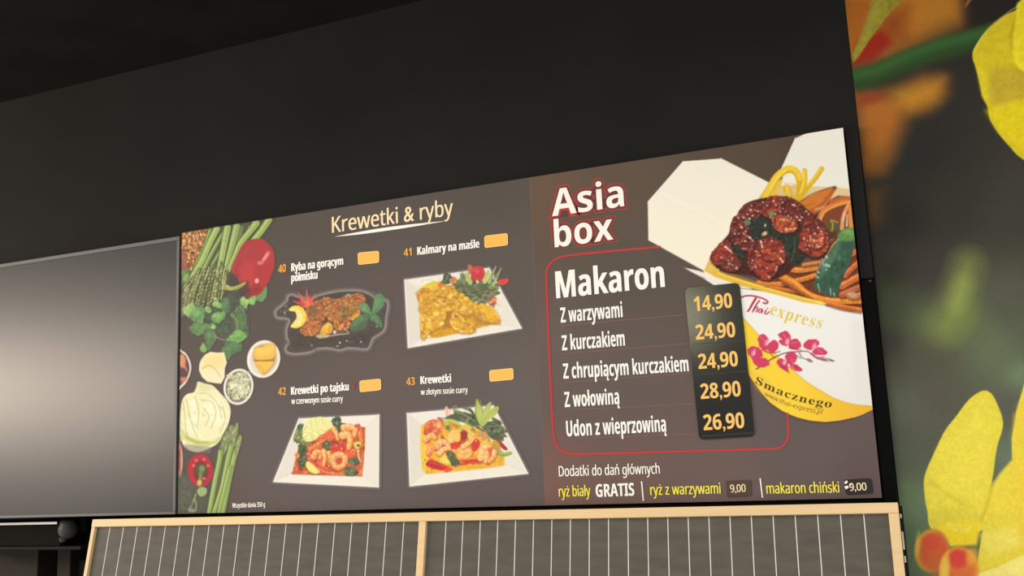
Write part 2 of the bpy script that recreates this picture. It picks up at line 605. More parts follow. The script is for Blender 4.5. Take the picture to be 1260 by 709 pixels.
w = MB(); w.box(XM, XW1, WALL_Y, WALL_Y + 0.16, ZLOW, ZC)
struct(w.build('wall_right', blackwall))
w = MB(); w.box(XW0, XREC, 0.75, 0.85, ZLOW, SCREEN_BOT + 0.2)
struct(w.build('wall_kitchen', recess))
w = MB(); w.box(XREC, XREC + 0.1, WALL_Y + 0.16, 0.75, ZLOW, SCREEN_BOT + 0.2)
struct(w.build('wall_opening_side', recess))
w = MB(); w.box(XW0, XW1, -1.1, WALL_Y + 0.16, ZC, ZC + 0.06)
w.box(XW0, XREC, WALL_Y + 0.16, 0.75, SCREEN_BOT + 0.14, SCREEN_BOT + 0.2)
struct(w.build('ceiling', blackceil))
w = MB(); w.box(XW0, XW1, -4.5, 0.75, -0.05, 0.0)
struct(w.build('floor', mat('grey_floor_tile', (120, 116, 110), rough=0.4, mottle=0.1)))

# black edge strip between the boards and the wallpaper
trimm = mat('black_trim', (13, 13, 12), rough=0.6, spec=0.02)
zs = at(1066, 343)[2]
w = MB(); w.box(XR + 0.0035, XM - 0.002, 0.004, WALL_Y, ZB - 0.02, zs - 0.0015)
t = struct(w.build('trim_1', trimm, bevel=0.001))
w = MB(); w.box(XR + 0.0035, XM - 0.002, 0.010, WALL_Y, zs + 0.0015, ZT + 0.004)
struct(w.build('trim_2', mat('black_trim_upper', (28, 27, 26), rough=0.6, spec=0.08), bevel=0.001))
sx = at(1070.5, 345.5)
w = MB(); w.lathe((sx[0], 0.004, sx[2]), (0, -1, 0), [(0.003, 0), (0.003, 0.0015), (0.0018, 0.0025)], 12)
w.build('screw', mat('dark_screw', (70, 70, 66), rough=0.4, metal=0.6), t)

# ------------------------------------------------------------------ switched-off screen
p0 = at(0, 325.5); p1 = at(222, 290.3); p2 = at(214.3, 633.5)
SX1 = 0.5 * (p1[0] + p2[0]); SZ1 = p1[2]; SZ0 = SCREEN_BOT + 0.003; SX0 = XW0 + 0.25
scr = empty('display_screen', (0.5 * (SX0 + SX1), WALL_Y, SZ0),
            'large switched-off display screen with grey bezel, left of the menu boards', 'screen')
bez = mat('grey_bezel', (98, 96, 94), rough=0.45, spec=0.3)
bw = 0.0125
w = MB()
w.box(SX0, SX1, 0.0, 0.033, SZ1 - bw, SZ1); w.box(SX0, SX1, 0.0, 0.033, SZ0, SZ0 + bw * 0.7)
w.box(SX0, SX0 + bw, 0.0, 0.033, SZ0 + bw * 0.7, SZ1 - bw); w.box(SX1 - bw * 0.8, SX1, 0.0, 0.033, SZ0 + bw * 0.7, SZ1 - bw)
w.build('bezel', bez, scr, bevel=0.0012)
w = MB(); w.box(SX0 + bw, SX1 - bw * 0.8, 0.004, 0.012, SZ0 + bw * 0.7, SZ1 - bw)
w.build('screen_panel', mat('matt_screen_glass', (22, 21, 21), rough=0.33, spec=0.42), scr)
w = MB(); w.box(SX0 + 0.02, SX1 - 0.02, 0.012, 0.036, SZ0 + 0.02, SZ1 - 0.02)
w.build('back_cover', mat('black_plastic', (18, 18, 18), rough=0.5), scr)

# ------------------------------------------------------------------ slatted hood under the boards
_vf = _n(_ray(*VP_F)); VF = np.array([_vf @ EX, _vf @ EY, _vf @ EZ])
VF = VF - np.array([1, 0, 0]) * VF[0]; VF /= np.linalg.norm(VF)       # its uprights, leaning back to the wall at the top
FT = at(611, 629.5, -0.045)                                          # on its top edge
FN = np.cross(np.array([1.0, 0, 0]), VF); FN = FN if FN[1] < 0 else -FN   # outward
def hood(x, y, off=0.0):
    O = FT + FN * off
    r = _wr(x, y)
    return CAM + r * (((O - CAM) @ FN) / (r @ FN))
def hc(u, v, off=0.0):       # u along, v down from the top edge, off outward
    return np.array([u, FT[1], FT[2]]) - VF * v + FN * off
UL = hood(117.5, 640)[0]; UR = hood(1105.3, 625)[0]
UM0 = hood(516.6, 660)[0]; UM1 = hood(525.2, 660)[0]
HLEN = 0.62
hd = empty('slatted_hood', (0.5 * (UL + UR), float(hc(0, HLEN)[1]), float(hc(0, HLEN)[2])),
           'black slatted hood in a pale wooden frame below the menu boards', 'hood')
wood = mat('pale_wood', (228, 197, 149), rough=0.5, spec=0.15, mottle=0.05, scale=14, stretch=(0.25, 4, 4))
board = mat('black_gloss_board', (92, 88, 80), rough=0.5, spec=0.08, mottle=0.13, scale=9, stretch=(1.2, 1, 5), bump=0.1)
groove = mat('grey_joint', (228, 224, 212), rough=0.6, spec=0.1)
def hbox(mb, u0, u1, v0, v1, o0, o1, mi=0):
    mb.prism([hc(u0, v1, o1), hc(u1, v1, o1), hc(u1, v0, o1), hc(u0, v0, o1)],
             [hc(u0, v1, o0), hc(u1, v1, o0), hc(u1, v0, o0), hc(u0, v0, o0)], mi)
RAIL = 0.0225; SL = hood(125.5, 650)[0] - UL; SR = UR - hood(1094.6, 640)[0]
w = MB(); hbox(w, UL, UR, 0, RAIL, -0.018, 0.012); w.build('top_rail', wood, hd, bevel=0.0012)
for u0, u1 in ((UL, UL + 0.0125), (UM0, UM1), (UR - 0.021, UR)):
    w = MB(); hbox(w, u0, u1, RAIL, HLEN, -0.018, 0.0105); w.build('stile', wood, hd, bevel=0.0012)
w = MB(); hbox(w, UL, UR, HLEN, HLEN + RAIL, -0.018, 0.012); w.build('bottom_rail', wood, hd, bevel=0.0012)
def slats(u0, u1, joints):
    w = MB()
    g = 0.0010
    us = [u0] + joints + [u1]
    for i in range(len(us) - 1):
        a = us[i] + (g if i else 0); b = us[i + 1] - (g if i < len(us) - 2 else 0)
        hbox(w, a, b, RAIL, HLEN, -0.014, 0.0, 0)
    hbox(w, u0, u1, RAIL, HLEN, -0.018, -0.013, 0)
    for u in joints:
        hbox(w, u - g, u + g, RAIL, HLEN, -0.013, 0.0005, 1)
    return w.build('slat_panel', [board, groove], hd)
pitch = (hood(1062.8, 634)[0] - hood(549.2, 638)[0]) / 21
jl = [hood(119.9, 644)[0], hood(497.3, 640)[0]]
slats(UL + 0.0125, UM0, [jl[0] + (jl[1] - jl[0]) * i / 20 for i in range(21)])
slats(UM1, UR - 0.021, [hood(549.2, 638)[0] + pitch * i for i in range(22)])
for y0, y1 in ((632, 637), (654, 676), (684, 692)):       # pale clips in the dark gap beside the frame
    a = hood(1108, y0, -0.004)[0]
    v0 = (hood(1108, y0)[2] - FT[2]) / -VF[2]; v1 = (hood(1108, y1)[2] - FT[2]) / -VF[2]
    w = MB(); hbox(w, UR + 0.0012, UR + 0.0048, v0, v1, -0.012, -0.006)
    w.build('side_clip', mat('pale_clip', (196, 192, 180), rough=0.6), hd)
w = MB(); hbox(w, UL, UR + 0.0075, 0.004, HLEN, -0.03, -0.0185)
w.build('back_panel', mat('black_back', (14, 14, 13), rough=0.7), hd)

# ------------------------------------------------------------------ kitchen opening, lower left
def yz(x, y, Y):
    return at(x, y, Y)
steel = mat('brushed_metal_edge', (205, 200, 192), rough=0.3, metal=0.7)
darkbox = mat('black_housing', (18, 17, 13), rough=0.6, spec=0.03)
YH = 0.12
b0 = at(0, 646, YH); b1 = at(74, 672, YH)
hx0 = b0[0] - 0.5; hx1 = b1[0]
hg = empty('housing_box', (0.5 * (hx0 + hx1), YH + 0.12, b1[2]),
           'long black housing with a bright metal strip along its top, below the blank screen', 'housing')
w = MB(); w.box(hx0, hx1, YH, YH + 0.26, b1[2], b0[2]); w.build('housing_shell', darkbox, hg, bevel=0.004)
s0 = at(0, 641.5, YH - 0.004); s1 = at(71, 644.5, YH - 0.004)
w = MB(); w.box(hx0, at(70, 643, YH - 0.004)[0], YH - 0.004, YH, b0[2] - 0.001, b0[2] + 0.0065); w.build('metal_strip', steel, hg)
w = MB(); w.box(hx0, hx1 + 0.09, YH + 0.0, YH + 0.3, at(40, 677, YH)[2], b1[2] - 0.001); w.build('lower_ledge', mat('dark_ledge', (34, 32, 28), rough=0.6, spec=0.05), hg, bevel=0.003)
# round black lamp head at the end of the housing
bc = at(84, 650, 0.10)
lp = empty('spotlight', (bc[0], 0.10, bc[2]), 'round black spotlight head beside the end of the black housing', 'lamp')
ballm = mat('black_satin', (66, 66, 63), rough=0.45, spec=0.2)
R = 0.031
w = MB(); w.lathe((bc[0], 0.10, bc[2] - 0.004), (0.15, -0.35, 1),
                  [(0.004, -R)] + [(R * math.sin(a), -R * math.cos(a)) for a in np.linspace(0.2, 2.3, 14)] + [(R * 0.72, R * 0.75), (R * 0.7, R * 1.0)], 28)
w.build('lamp_head', ballm, lp, smooth=True)
w = MB(); w.lathe((bc[0] - 0.006, 0.085, bc[2] - 0.03), (0.15, -0.35, 1), [(0.008, -0.012), (0.012, -0.006), (0.012, 0.002)], 16)
w.build('knob', ballm, lp)
w = MB(); w.box(bc[0] - 0.004, bc[0] + 0.05, 0.125, WALL_Y + 0.14, bc[2] - 0.012, bc[2] + 0.03); w.build('bracket', recess, lp)
# grey cabinet fronts deeper inside
cab = mat('grey_cabinet', (52, 47, 41), rough=0.6, spec=0.06, mottle=0.06)
YC = 0.42
zc1 = at(40, 677, YC)[2]
for (xa, xb, lab) in ((-140, 46, 'grey cabinet front at the far left of the kitchen opening'),
                      (70, 86, 'narrow grey cabinet front between the two dark gaps')):
    xa_, xb_ = at(xa, 705, YC)[0], at(xb, 705, YC)[0]
    w = MB(); w.box(xa_, xb_, YC, 0.74, 1.2, zc1 + 0.02)
    tag(w.build('cabinet_front', cab, bevel=0.003), lab, 'cabinet', 'grey cabinets in the kitchen opening')
xa_, xb_ = at(88, 705, YC)[0], at(112, 705, YC)[0]
w = MB(); w.box(xa_, xb_, YC + 0.03, 0.74, 1.2, at(88, 690, YC)[2])
tag(w.build('cabinet_front', mat('dark_grey_cabinet', (30, 27, 24), rough=0.6, spec=0.05), bevel=0.003),
    'darker, lower grey cabinet front beside the wooden frame of the hood', 'cabinet', 'grey cabinets in the kitchen opening')
# ------------------------------------------------------------------ menu boards
ink = print_mat('board_print')
GRD1 = blend([(240, 300, (84, 78, 74), 120), (400, 260, (92, 84, 80), 130), (600, 235, (88, 82, 76), 120), (640, 330, (98, 89, 84), 120),
              (480, 390, (98, 89, 86), 140), (330, 400, (94, 86, 82), 130), (240, 600, (92, 84, 78), 120), (400, 610, (100, 92, 90), 130),
              (640, 480, (105, 97, 93), 120), (600, 610, (98, 88, 89), 120), (320, 540, (101, 93, 91), 120), (480, 480, (102, 93, 90), 120)])  # both grounds: print colour with the board's ambient gloss haze painted in
GRD2 = blend([(670, 235, (107, 87, 72), 60), (760, 240, (98, 84, 72), 80), (900, 195, (88, 76, 64), 80), (1000, 170, (84, 70, 60), 80),
              (665, 420, (104, 93, 87), 60), (780, 330, (92, 84, 77), 90), (760, 470, (102, 90, 87), 90), (675, 590, (121, 93, 85), 60),
              (780, 590, (112, 91, 84), 70), (900, 580, (108, 92, 89), 80), (1000, 560, (102, 90, 88), 80), (1060, 590, (98, 82, 80), 60), (960, 520, (100, 89, 88), 70)])
shell = mat('board_edge', (58, 50, 44), rough=0.5)
def menu_board(x0, x1, grd, label):
    t = empty('menu_board', (0.5 * (x0 + x1), 0.015, ZB), label, 'menu board', 'menu boards on the black wall')
    w = MB(); w.box(x0, x1, 0.0003, 0.034, ZB, ZT); w.build('board_panel', shell, t)
    a = np.array([[x0, 0.0, ZT], [x1, 0.0, ZT], [x1, 0.0, ZB], [x0, 0.0, ZB]])
    X, Y = proj(a)
    g = Pic((X.min() - 2, Y.min() - 2, X.max() + 2, Y.max() + 2), 0.0, 0.012, grd, (x0, x1, ZB, ZT))
    g.mesh('hazed_print_ground', t, ink, None)
    return t
M1 = menu_board(XL, XS - 0.0012, GRD1, 'wide grey menu board with four numbered prawn and fish dishes and vegetables')
M2 = menu_board(XS, XR, GRD2, 'brown menu board headed Asia box with a takeaway noodle box and price list')
w = MB(); w.box(XS - 0.0011, XS - 0.0001, 0.0002, 0.02, ZB, ZT)
w.build('board_edge', mat('pale_board_edge', (128, 112, 100), rough=0.6), M2)
C1 = (XL, XS - 0.0012, ZB, ZT); C2 = (XS, XR, ZB, ZT)

white = mat('white_ink', (250, 246, 238), rough=0.6, spec=0.05)
cream = mat('cream_ink', (252, 226, 186), rough=0.6, spec=0.05)
gold = mat('gold_ink', (232, 168, 78), rough=0.6, spec=0.05)
goldp = mat('price_gold_ink', (246, 196, 112), rough=0.5, spec=0.1)
redi = mat('red_ink', (190, 66, 68), rough=0.6, spec=0.05)
yel = mat('yellow_ink', (246, 233, 84), rough=0.6, spec=0.05)
T = text
YT = -0.0012
# board 1 lettering
T('heading_lettering', 'Krewetki & ryby', (408.8, 286.6), (557.5, 264.6), 19.5, cream, M1, 0.0, fat=0.7)
flat('heading_underline', [(411, 291.4), (430, 287.6), (460, 282.2), (480, 279.2), (510, 275.6), (550, 271.8), (520, 277), (490, 281.9), (470, 284.8), (440, 288.8)], -0.0011, white, M1)
for n, p, q, c in (('40', (342.6, 336.2), (351.8, 334.4), 9.8), ('41', (497, 315.8), (506.6, 314.4), 9.6), ('42', (342.5, 486.6), (351.8, 486), 9.4), ('43', (500.3, 474.4), (510.6, 473.8), 9.6)):
    T('dish_number', n, p, q, c, gold, M1, 0.0, st='bold', fat=0.3)
for s, p, q, c in (('Ryba na gorącym', (358.6, 334.0), (422.2, 325.6), 9.8), ('półmisku', (358.6, 346.8), (390.6, 342.8), 9.8), ('Kalmary na maśle', (513.8, 313.8), (589.8, 304.6), 9.8),
                   ('Krewetki po tajsku', (358.3, 486), (429, 480.4), 9.6), ('Krewetki', (517.6, 472.8), (555, 470.2), 9.6)):
    T('dish_name', s, p, q, c, white, M1, 0.0, st='bold', fat=0.6)
T('dish_note', 'w czerwonym sosie curry', (358.8, 497.4), (421.9, 494.2), 7.2, white, M1, 0.0, st='sans', fat=0.45)
T('dish_note', 'w złotym sosie curry', (518, 486.2), (575.6, 483.2), 7.2, white, M1, 0.0, st='sans', fat=0.45)
T('portion_note', 'Wszystkie dania 350 g', (285.9, 625.2), (326, 623.6), 5.8, white, M1, 0.0, st='sans', fat=0.3)
flat('chilli_mark', [(433.6, 479.6), (433.9, 477), (436.2, 470.2), (437.6, 470.4), (437.6, 473), (435.4, 479)], -0.0011, mat('chilli_ink', (178, 60, 70), rough=0.6, spec=0.05), M1)

# board 2 lettering
for s, p, q, c in (('Asia', (679.4, 266.2), (768.0, 253.6), 32.5), ('box', (682.6, 304.5), (754.8, 294.6), 32.5)):
    for o_, m_, y_ in ((0.080, redi, -0.0004), (0.058, mat('dark_outline_ink', (98, 72, 63), rough=0.6, spec=0.05), -0.0006), (0.013, redi, -0.0008)):
        T('heading_outline', s, p, q, c, m_, M2, o_, y_ - (0.00006 if s == 'box' else 0.0), st='bold', ref=0.0)
    T('heading_lettering', s, p, q, c, white, M2, 0.0, st='bold')
T('section_heading', 'Makaron', (685, 367.2), (817.8, 353), 33.0, white, M2, 0.0, st='bold', fat=1.0)
for s, p, q, c in (('Z warzywami', (690.2, 397.2), (766.2, 390.2), 18.4), ('Z kurczakiem', (691.9, 431.4), (769, 425.3), 18.4),
                   ('Z chrupiącym kurczakiem', (693.5, 466.2), (847.5, 456.8), 18.6), ('Z wołowiną', (695.2, 501.2), (762.3, 497.2), 18.6),
                   ('Udon z wieprzowiną', (697.4, 537.2), (820, 531), 19.2)):
    T('menu_line', s, p, q, c, white, M2, 0.0, st='bold', fat=0.35)
rule = mat('faint_rule_ink', (126, 102, 94), rough=0.6, spec=0.05)
for p, q in (((691, 400.6), (842, 387.4)), ((691.6, 435.6), (846, 422.9)), ((693.8, 470.7), (851, 459.3)), ((696, 504.5), (853, 497.2)), ((698.3, 540), (859, 534))):
    band('rule_line', [p, q], 1.0, -0.0007, rule, M2)
fr = [(813, 303.6), (790, 305.8), (760, 308.4), (720, 312), (702, 314.2)]
fr += [tuple(p) for p in catmull([(702, 314.2), (689, 316.6), (679.5, 322), (673.8, 330), (672.4, 340)], 6, False)[1:]]
fr += [(674.3, 400), (676.8, 460), (680, 524)]
fr += [tuple(p) for p in catmull([(680, 524), (681.3, 536), (685, 548), (693, 556.5), (708, 559.2)], 6, False)[1:]]
fr += [(780, 557.4), (860, 555.2), (945, 552.8)]
fr += [tuple(p) for p in catmull([(945, 552.8), (957.5, 551.6), (965.5, 546.5), (969.5, 538), (970, 528), (968.4, 508)], 6, False)[1:]]
band('frame_line', fr, 2.6, -0.0009, redi, M2)
T('side_heading', 'Dodatki do dań głównych', (688, 586.4), (811.9, 582.9), 12.6, white, M2, 0.0, fat=0.4)
T('side_line', 'ryż biały', (688, 611.4), (726.6, 610.4), 13, yel, M2, 0.0, fat=0.5)
T('side_line', 'GRATIS', (733.6, 611.8), (780.6, 610), 15.6, white, M2, 0.0, st='bold', fat=0.5)
T('side_line', 'ryż z warzywami', (800.6, 609.4), (886.8, 607.4), 13, yel, M2, 0.0, fat=0.5)
T('side_line', 'makaron chiński', (943.6, 607.6), (1033, 606.2), 13, yel, M2, 0.0, fat=0.5)
band('divider', [(789.4, 592.4), (791.6, 616.4)], 1.5, -0.0011, white, M2)
band('divider', [(935.2, 588.6), (938.2, 612.6)], 1.5, -0.0011, white, M2)

# ------------------------------------------------------------------ stickers laid on the boards
orange = mat('orange_sticker', (244, 188, 92), rough=0.5, spec=0.1)
rim = mat('orange_sticker_rim', (250, 214, 150), rough=0.5, spec=0.1)
for c, where in (([(440.0, 311), (466.3, 308.6), (466.5, 323.2), (440.6, 326.2)], 'dish 40, the fish on a hot platter'),
                 ([(595.8, 290.2), (624.6, 286.9), (625, 301.8), (596.3, 305.4)], 'dish 41, the squid in butter'),
                 ([(442.2, 468.6), (468.6, 466), (468.8, 480.2), (442.6, 482.9)], 'dish 42, the Thai prawns'),
                 ([(601.9, 455.8), (631.4, 452.9), (632, 467.2), (602.4, 470)], 'dish 43, the prawns in golden curry')):
    P = rounded(c, 3.0)
    o = flat('price_sticker', P, -0.0022, orange, None, thick=0.0022)
    tag(o, 'blank orange price sticker beside ' + where, 'sticker', 'blank orange price stickers')
    k = np.mean(np.array(c), 0)
    flat('sticker_rim', P, -0.00225, rim, o)
    flat('sticker_face', [tuple(k + (np.array(p) - k) * np.array([0.95, 0.91])) for p in P], -0.0023, orange, o)

plate = mat('black_gloss_plate', (24, 23, 18), rough=0.16, spec=0.27, mottle=0.12, scale=5)
SC_ = [(842.2, 354.6), (909.8, 347.8), (928.6, 537), (860.4, 541.4)]
k = at(885, 541, -0.004)
ps = empty('price_strip', (k[0], -0.003, k[2]), 'tall black price strip with five gold prices stuck on the right-hand board', 'price strip')
flat('strip_plate', rounded(SC_, 7), -0.004, plate, ps, thick=0.003)
for s, p, q, c, c1 in (('14,90', (854.6, 383.2), (901.2, 378.4), 18, 18), ('24,90', (856.7, 418.2), (905, 414.6), 18.2, 18.4), ('24,90', (859.8, 454.2), (908.3, 450.5), 18.2, 18.6),
                      ('28,90', (862.7, 491.2), (911.8, 487.5), 18.6, 18.8), ('26,90', (866.2, 529.6), (916.2, 526.6), 19, 19)):
    T('price_figures', s, p, q, c, goldp, ps, 0.0, -0.0047, cap1=c1, st='bold', fat=0.4)
seam = mat('strip_seam', (64, 60, 50), rough=0.4)
for p, q in (((852.6, 423.6), (915.6, 419.2)), ((855.5, 461.5), (919, 456.8)), ((863.5, 537.0), (927, 532.6))):
    band('strip_joint', [p, q], 0.9, -0.0044, seam, ps)

dk = mat('brown_sticker', (82, 70, 61), rough=0.5, spec=0.1)
o = flat('price_label', rounded([(893.2, 592), (924.6, 590.8), (924.6, 610.6), (895, 612.4)], 2), -0.0016, dk, None, thick=0.0014)
tag(o, 'small brown 9,00 price label after the rice with vegetables line', 'label', 'small 9,00 price labels')
T('price_figures', '9,00', (899, 606.1), (917.6, 605.2), 9.4, cream, o, 0.0, -0.0019, fat=0.4)
o = flat('price_label', rounded([(1038.4, 590.6), (1072.2, 588.4), (1075, 607.6), (1041.4, 609.4)], 4), -0.0016, mat('black_sticker', (30, 26, 22), rough=0.4, spec=0.3), None, thick=0.0014)
tag(o, 'small black 9,00 price label with peeling white corner in the lower right board corner', 'label', 'small 9,00 price labels')
T('price_figures', '9,00', (1045.6, 604.2), (1066.4, 603.4), 9.4, cream, o, 0.0, -0.0019, fat=0.4)
for P in ([(1038.6, 594), (1042, 591.2), (1043.4, 593.4), (1040.6, 596)], [(1038.8, 599), (1042.6, 597.6), (1044.6, 600), (1041, 602.4)], [(1045.5, 596.4), (1048, 595.4), (1047, 598)]):
    flat('peeled_patch', P, -0.0019, white, o)
# ------------------------------------------------------------------ flower wallpaper on the right-hand wall
def mural():
    g = blend([(1130, 190, (40, 39, 36), 90), (1110, 270, (38, 36, 33), 60), (1170, 240, (52, 49, 44), 80), (1250, 260, (62, 60, 54), 80),
               (1150, 60, (46, 42, 38), 60), (1185, 40, (42, 38, 36), 40), (1140, 330, (62, 57, 53), 60), (1100, 330, (45, 45, 38), 40),
               (1100, 375, (66, 76, 52), 45), (1140, 395, (92, 104, 74), 45), (1190, 395, (104, 118, 74), 45), (1240, 370, (84, 86, 72), 60),
               (1097, 420, (62, 58, 54), 30), (1150, 440, (84, 83, 70), 60), (1220, 430, (100, 112, 86), 60), (1255, 460, (112, 134, 98), 30),
               (1240, 500, (92, 90, 82), 30), (1160, 490, (88, 86, 75), 50), (1110, 500, (98, 102, 86), 40), (1125, 560, (90, 98, 80), 40), (1142, 552, (88, 87, 76), 30),
               (1120, 620, (104, 124, 92), 40), (1125, 690, (100, 122, 88), 40), (1240, 560, (104, 118, 96), 30), (1300, 400, (86, 92, 76), 80)])
    P = Pic((1030, -160, 1560, 860), WALL_Y - 0.002, 0.0021, g, (XM, XW1, 0.9, ZC - 0.001))
    P.view(1040, 0, 5.727)
    # soft orange bloom behind
    P.poly([(-60, -300), (900, -300), (820, 120), (560, 300), (300, 420), (-60, 460)], (176, 112, 42), 60)
    P.poly([(430, -60), (820, -40), (800, 150), (480, 210)], (182, 122, 42), 46, 0.8)
    P.poly([(250, 100), (440, 60), (420, 260), (240, 330)], (140, 66, 30), 34, 0.8)
    P.poly([(70, 300), (260, 210), (330, 300), (200, 420), (60, 450)], (152, 38, 26), 14, 0.95)
    P.poly([(10, 0), (180, 0), (90, 330), (40, 330)], (164, 92, 34), 10, 0.7)
    P.poly([(780, -300), (1260, -300), (1260, 200), (860, 200), (850, 60)], (42, 36, 34), 26, 0.95)
    P.line([(900, -40), (850, 40)], 30, (170, 104, 58), 12, 3, 0.9)
    # under the stem
    P.view(1045, 100, 4.432)
    P.poly([(20, 60), (250, 60), (400, -20), (520, -10), (520, 60), (440, 140), (320, 180), (280, 280), (230, 400), (170, 480), (60, 500)], (168, 102, 40), 40)
    P.poly([(240, 60), (500, -10), (480, 100), (330, 160)], (190, 136, 42), 34, 0.8)
    P.poly([(40, 70), (210, 60), (140, 120), (50, 140)], (142, 60, 34), 14, 0.8)
    P.poly([(70, 380), (220, 380), (190, 480), (90, 500)], (124, 80, 32), 36, 0.7)
    P.poly([(90, 580), (180, 600), (170, 760), (90, 800)], (98, 68, 34), 36, 0.8)
    P.view(1040, 0, 5.727)
    P.line([(20, 590), (140, 560), (360, 470), (600, 380), (800, 320), (1040, 240)], 112, (46, 72, 38), 150, 12)
    P.line([(40, 530), (200, 500), (400, 410), (700, 300), (1040, 220)], 70, (56, 94, 48), 80, 10)
    P.poly([(58, 440), (52, 380), (110, 250), (165, 100), (190, -30), (200, -200), (560, -400), (420, -20), (300, 110), (200, 240), (100, 390)], (148, 136, 46), 1.5, smooth=False)
    P.line([(70, 400), (180, 180), (260, -40)], 26, (158, 148, 60), 60, 8, 0.7)
    P.tex([(58, 440), (110, 250), (190, -30), (420, -20), (200, 240)], 0.07, 30)
    # light shoot
    P.view(1085, 230, 4.17)
    P.line([(440, 400), (410, 500), (380, 620), (330, 720)], 120, (128, 142, 72), 150, 34, 0.8)
    P.line([(420, 500), (385, 600)], 70, (150, 162, 84), 70, 24, 0.7)
    # big yellow petal, top
    P.view(1180, 0, 3.22)
    pet = [(245, -60), (247, -5), (232, 35), (180, 62), (110, 120), (72, 170), (55, 205), (54, 232), (63, 258), (75, 300), (95, 385), (112, 420), (122, 470), (152, 522), (200, 580), (258, 634), (420, 720), (640, 640), (700, 200), (600, -200), (300, -200)]
    P.poly(pet, (212, 192, 38), 1.2, smooth=True)
    P.poly([(130, 270), (260, 260), (330, 330), (260, 390), (130, 420), (120, 330)], (190, 164, 48), 14, 0.85)
    P.poly([(110, 440), (260, 400), (420, 640), (260, 600), (160, 520)], (224, 204, 30), 14, 0.9)
    P.poly([(65, 250), (110, 300), (115, 420), (90, 380)], (222, 206, 44), 6, 0.8)
    P.poly([(250, 0), (225, 60), (212, 150), (215, 220), (235, 268), (300, 290), (420, 200), (420, 0)], (232, 214, 44), 3, smooth=True)
    P.poly([(226, 60), (215, 140), (208, 200), (200, 130)], (176, 150, 36), 5, 0.6)
    P.tex(pet, 0.03, 16)
    P.line([(240, 20), (180, 60), (112, 118), (58, 205)], 5, (228, 222, 120), 4, 2, 0.6)
    # lower flower
    P.view(1110, 460, 2.847)
    right = [(300, 440), (316, 385), (350, 340), (386, 300), (384, 230), (400, 130), (428, 35), (470, -60), (700, -200), (1100, 200), (1200, 1100), (260, 1150), (240, 800)]
    P.poly(right, (232, 212, 70), 1.6)
    left = [(282, 60), (312, 70), (334, 108), (352, 160), (350, 200), (332, 260), (320, 345), (308, 420), (290, 540), (200, 560), (105, 545), (88, 480), (78, 420), (80, 355), (118, 265), (150, 200), (190, 148), (235, 90)]
    P.poly(left, (228, 212, 72), 1.5, smooth=True)
    P.poly([(130, 270), (260, 120), (330, 180), (270, 420), (120, 420)], (236, 220, 78), 20, 0.6)
    P.line([(100, 380), (170, 430), (240, 470)], 14, (210, 184, 60), 8, 6, 0.6)
    P.line([(318, 390), (300, 450), (275, 520)], 10, (214, 186, 50), 10, 4, 0.8)
    P.line([(392, 140), (388, 230), (388, 296)], 8, (240, 226, 110), 6, 3, 0.3)
    P.line([(430, 120), (410, 220)], 30, (238, 194, 64), 30, 20, 0.45)
    P.line([(386, 302), (345, 348), (318, 388)], 7, (172, 172, 100), 7, 2, 0.8)
    P.poly([(400, 290), (430, 350), (440, 700), (390, 560)], (240, 200, 66), 24, 0.4)
    P.poly([(270, 560), (400, 540), (420, 600), (300, 640)], (240, 226, 110), 14, 0.7)
    P.poly([(250, 700), (330, 680), (440, 620), (500, 600), (600, 1000), (240, 1000)], (246, 232, 130), 4, 0.95)
    P.line([(262, 696), (340, 668), (440, 624)], 7, (226, 200, 60), 7, 3, 0.8)
    P.poly([(128, 520), (200, 512), (275, 520), (262, 600), (170, 606), (138, 570)], (240, 212, 48), 6)
    P.poly([(150, 520), (250, 530), (230, 560), (160, 545)], (246, 226, 90), 6, 0.7)
    P.ell(104, 620, 60, 76, (214, 156, 60), 0.1, 4)
    P.ell(112, 622, 50, 66, (212, 96, 58), 0.1, 9)
    P.ell(100, 590, 30, 26, (216, 84, 60), 0.2, 8, 0.9)
    P.ell(118, 670, 30, 34, (196, 108, 60), 0, 10, 0.7)
    P.ell(54, 600, 8, 40, (232, 190, 80), 0.1, 4, 0.8)
    P.ell(200, 690, 70, 84, (238, 170, 62), 0, 5)
    P.ell(205, 680, 54, 66, (224, 116, 62), 0, 10)
    P.ell(196, 648, 34, 32, (218, 74, 62), 0, 8)
    P.ell(150, 690, 16, 50, (242, 206, 90), 0.1, 6, 0.8)
    P.ell(245, 640, 20, 30, (240, 180, 70), 0.2, 8, 0.7)
    P.tex(right, 0.02, 12); P.tex(left, 0.025, 12)
    P.tex([(-300, -1700), (900, -1700), (900, 1100), (-300, 1100)], 0.02, 6, 9)
    k = at(1180, 400, WALL_Y)
    t = P.mesh('wall_mural', None, print_mat('mural_print', 0.55, 0.08), None)
    tag(t, 'floor-to-ceiling photo wallpaper of blurred yellow orchids on the right-hand wall', 'wallpaper')
mural()

